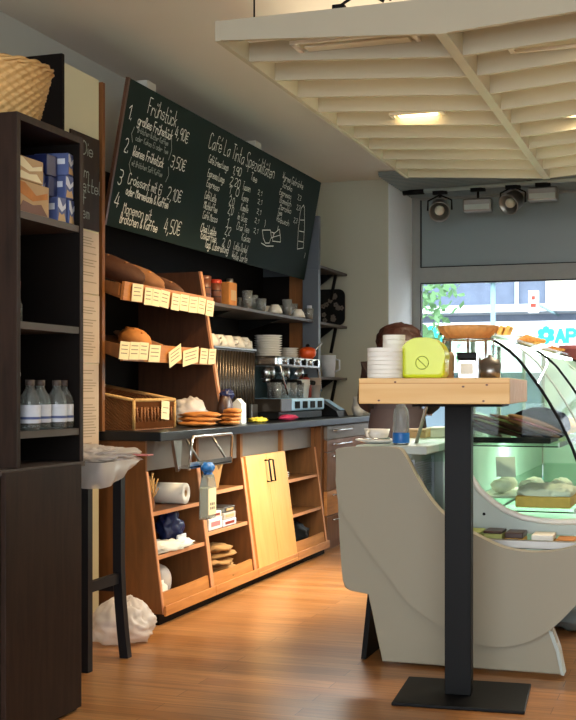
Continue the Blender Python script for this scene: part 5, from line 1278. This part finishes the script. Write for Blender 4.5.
stack_lids(385, 3.74, .055, 7, .0135, 'white paper tub, %s in the wide stack on the bar table', 'paper_tub', 'wide tub stack on the bar table')
stack_lids(394, 3.90, .0365, 9, .0158, 'white paper bowl, %s in the narrow stack behind the wide tubs', 'paper_bowl', 'narrow bowl stack on the bar table')
c = ontable(424.5, 3.78)
t = thing('lidded_box', 'translucent lime green domed box with a round emblem on the bar table', 'box', c, rz=math.radians(18.95) - .28, world=False)
ww = .142; dm = rrect(-ww / 2, ww / 2, 0, .127, .06, 10); dm = [(x, z) if z > .06 else (x if abs(x) < ww / 2 - .012 or True else x, z) for x, z in dm]
dm = [(-ww / 2 + .012, 0), (ww / 2 - .012, 0), (ww / 2 - .002, .012)] + [p for p in dm if p[1] > .062] + [(-ww / 2 + .002, .012)]
MB().prism(dm, 'Y', -.045, .06, b=.012, smooth=True).build('domed_shell', 'lime', t)
em = MB(); em.tube([(.0 + .02 * math.cos(k * PI / 12), -.046, .048 + .02 * math.sin(k * PI / 12)) for k in range(25)], .0014, 6); em.tube([(-.014, -.046, .06), (.012, -.046, .036)], .0014, 6); em.build('emblem', 'limed', t)
single(MB().lathe([(0, 0), (.055, 0), (.058, .09), (.05, .125), (0, .128)], ontable(420, 3.94), 28), 'paper_tub', 'whitem', 'white paper tub half hidden behind the lime green box', 'tub', ontable(420, 3.94))
c = ontable(468.5, 3.95)
t = thing('napkin_dispenser', 'chrome napkin dispenser with a black top under the pastry stand', 'dispenser', c, rz=TR, world=False)
MB().box(-.03, .03, -.05, .05, 0, .062, .003).build('housing', 'chrome', t); MB().box(-.032, .032, -.052, .052, .0625, .086, .004).build('lid', 'black', t); MB().box(-.02, .02, -.0515, -.05, .015, .05).build('front_slot', 'whitem', t)
MB().box(.031, .036, -.05, .05, 0, .088).build('side_plate', 'chrome', t)
single(MB().lathe([(0, 0), (.016, 0), (.018, .075), (.012, .09), (0, .09)], ontable(449, 4.0), 18), 'pepper_mill', 'beige', 'tan pepper mill between the lime box and the napkin dispenser', 'mill', ontable(449, 4.0))
t = thing('sugar_pot', 'steel sugar pot with a domed lid right of the napkin dispenser', 'pot', ontable(490, 4.05))
c = ontable(490, 4.05); MB().lathe([(0, 0), (.034, 0), (.038, .05), (0, .05)], c, 24).build('pot', 'steel', t); MB().lathe([(.039, .0505), (.03, .066), (.008, .074), (.006, .082), (0, .083)], c, 24).build('lid', 'steel', t)
c = ontable(468, 4.22)
t = thing('pastry_stand', 'wire stand carrying a shallow orange wicker tray on the bar table', 'stand', c)
lg_ = MB()
for k in range(8):
    a = k * PI / 4 + .2; lg_.tube([c + Vector((.085 * math.cos(a), .085 * math.sin(a), 0)), c + Vector((.088 * math.cos(a), .088 * math.sin(a), .145))], .003, 6)
for z in (.003, .14): lg_.tube([c + Vector((.087 * math.cos(k * PI / 16), .087 * math.sin(k * PI / 16), z)) for k in range(33)], .003, 6)
lg_.build('wire_frame', 'chrome', t)
mb = MB(); mb.lathe([(0, .146), (.075, .146), (.1, .172), (.106, .188), (.1, .188), (.07, .155), (0, .152)], c, 80, fn=lambda r, z, a: r * (1 + .02 * (1 if int(a * 40 / (2 * PI) + .25) % 2 else -1))); mb.build('woven_tray', 'rattan', t)
# cylindrical things done -----------------------------------------------------

# ================================================================== LIGHT
W = bpy.data.worlds.new('world'); sc.world = W; W.use_nodes = True
bgk = W.node_tree.nodes['Background']; bgk.inputs['Color'].default_value = (.84, .92, 1.0, 1); bgk.inputs['Strength'].default_value = 6.0
def light(kind, name, loc, energy, color, target=None, **kw):
    l = bpy.data.lights.new(name, kind); l.energy = energy; l.color = color
    for k, v in kw.items(): setattr(l, k, v)
    o = bpy.data.objects.new(name, l); col.objects.link(o); o.location = loc
    if target is not None: o.rotation_euler = (Vector(target) - Vector(loc)).to_track_quat('-Z', 'Y').to_euler()
    return o
WARM = (1, .70, .38); WARM2 = (1, .80, .56); DAY = (.90, .95, 1.0)
light('SPOT', 'grid_lamp_light', lp1 + Vector((0, 0, -.075)), 125, WARM, (-2.45, 5.9, .8), spot_size=1.4, spot_blend=.7, shadow_soft_size=.06)
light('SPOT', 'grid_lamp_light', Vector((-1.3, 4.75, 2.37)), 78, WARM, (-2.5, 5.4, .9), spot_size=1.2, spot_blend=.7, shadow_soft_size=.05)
light('SPOT', 'grid_lamp_light', lp3 + Vector((.1, 0, -.085)), 110, WARM2, (-1.0, 4.2, 0), spot_size=2.2, spot_blend=.8, shadow_soft_size=.08)
light('SPOT', 'grid_lamp_light', lp4 + Vector((0, 0, -.085)), 110, WARM2, (-.9, 7.2, 0), spot_size=2.4, spot_blend=.8, shadow_soft_size=.08)
for x, y, e in ((-1.38, 5.45, 4.5), (-.42, 5.5, 4), (-.9, 7.0, 5)):
    light('AREA', 'ceiling_uplight', (x, y, 2.56), e, WARM2, (x, y + .001, 2.75), shape='RECTANGLE', size=.75, size_y=1.3)
light('AREA', 'back_fill_light', (.3, -2.5, 1.6), 105, DAY, (0, 4, 1.3), shape='RECTANGLE', size=4.4, size_y=1.8)  # added fill light behind the camera, set in the unseen back opening
light('AREA', 'shelf_fill_light', (-.56, 6.2, .832), 32, (.95, 1, .95), (-.64, 6.2, .5), shape='RECTANGLE', size=.04, size_y=2.9)  # added under the upper glass shelf to brighten the cakes below
light('AREA', 'case_light', (-.74, 6.2, 1.24), 44, (.92, 1, .95), (-.66, 6.2, .5), shape='RECTANGLE', size=.06, size_y=2.9)
sc.cycles.use_denoising = True
sc.cycles.max_bounces = 8; sc.cycles.transparent_max_bounces = 16
for o in list(col.objects):
    if '_b' in o: del o['_b']
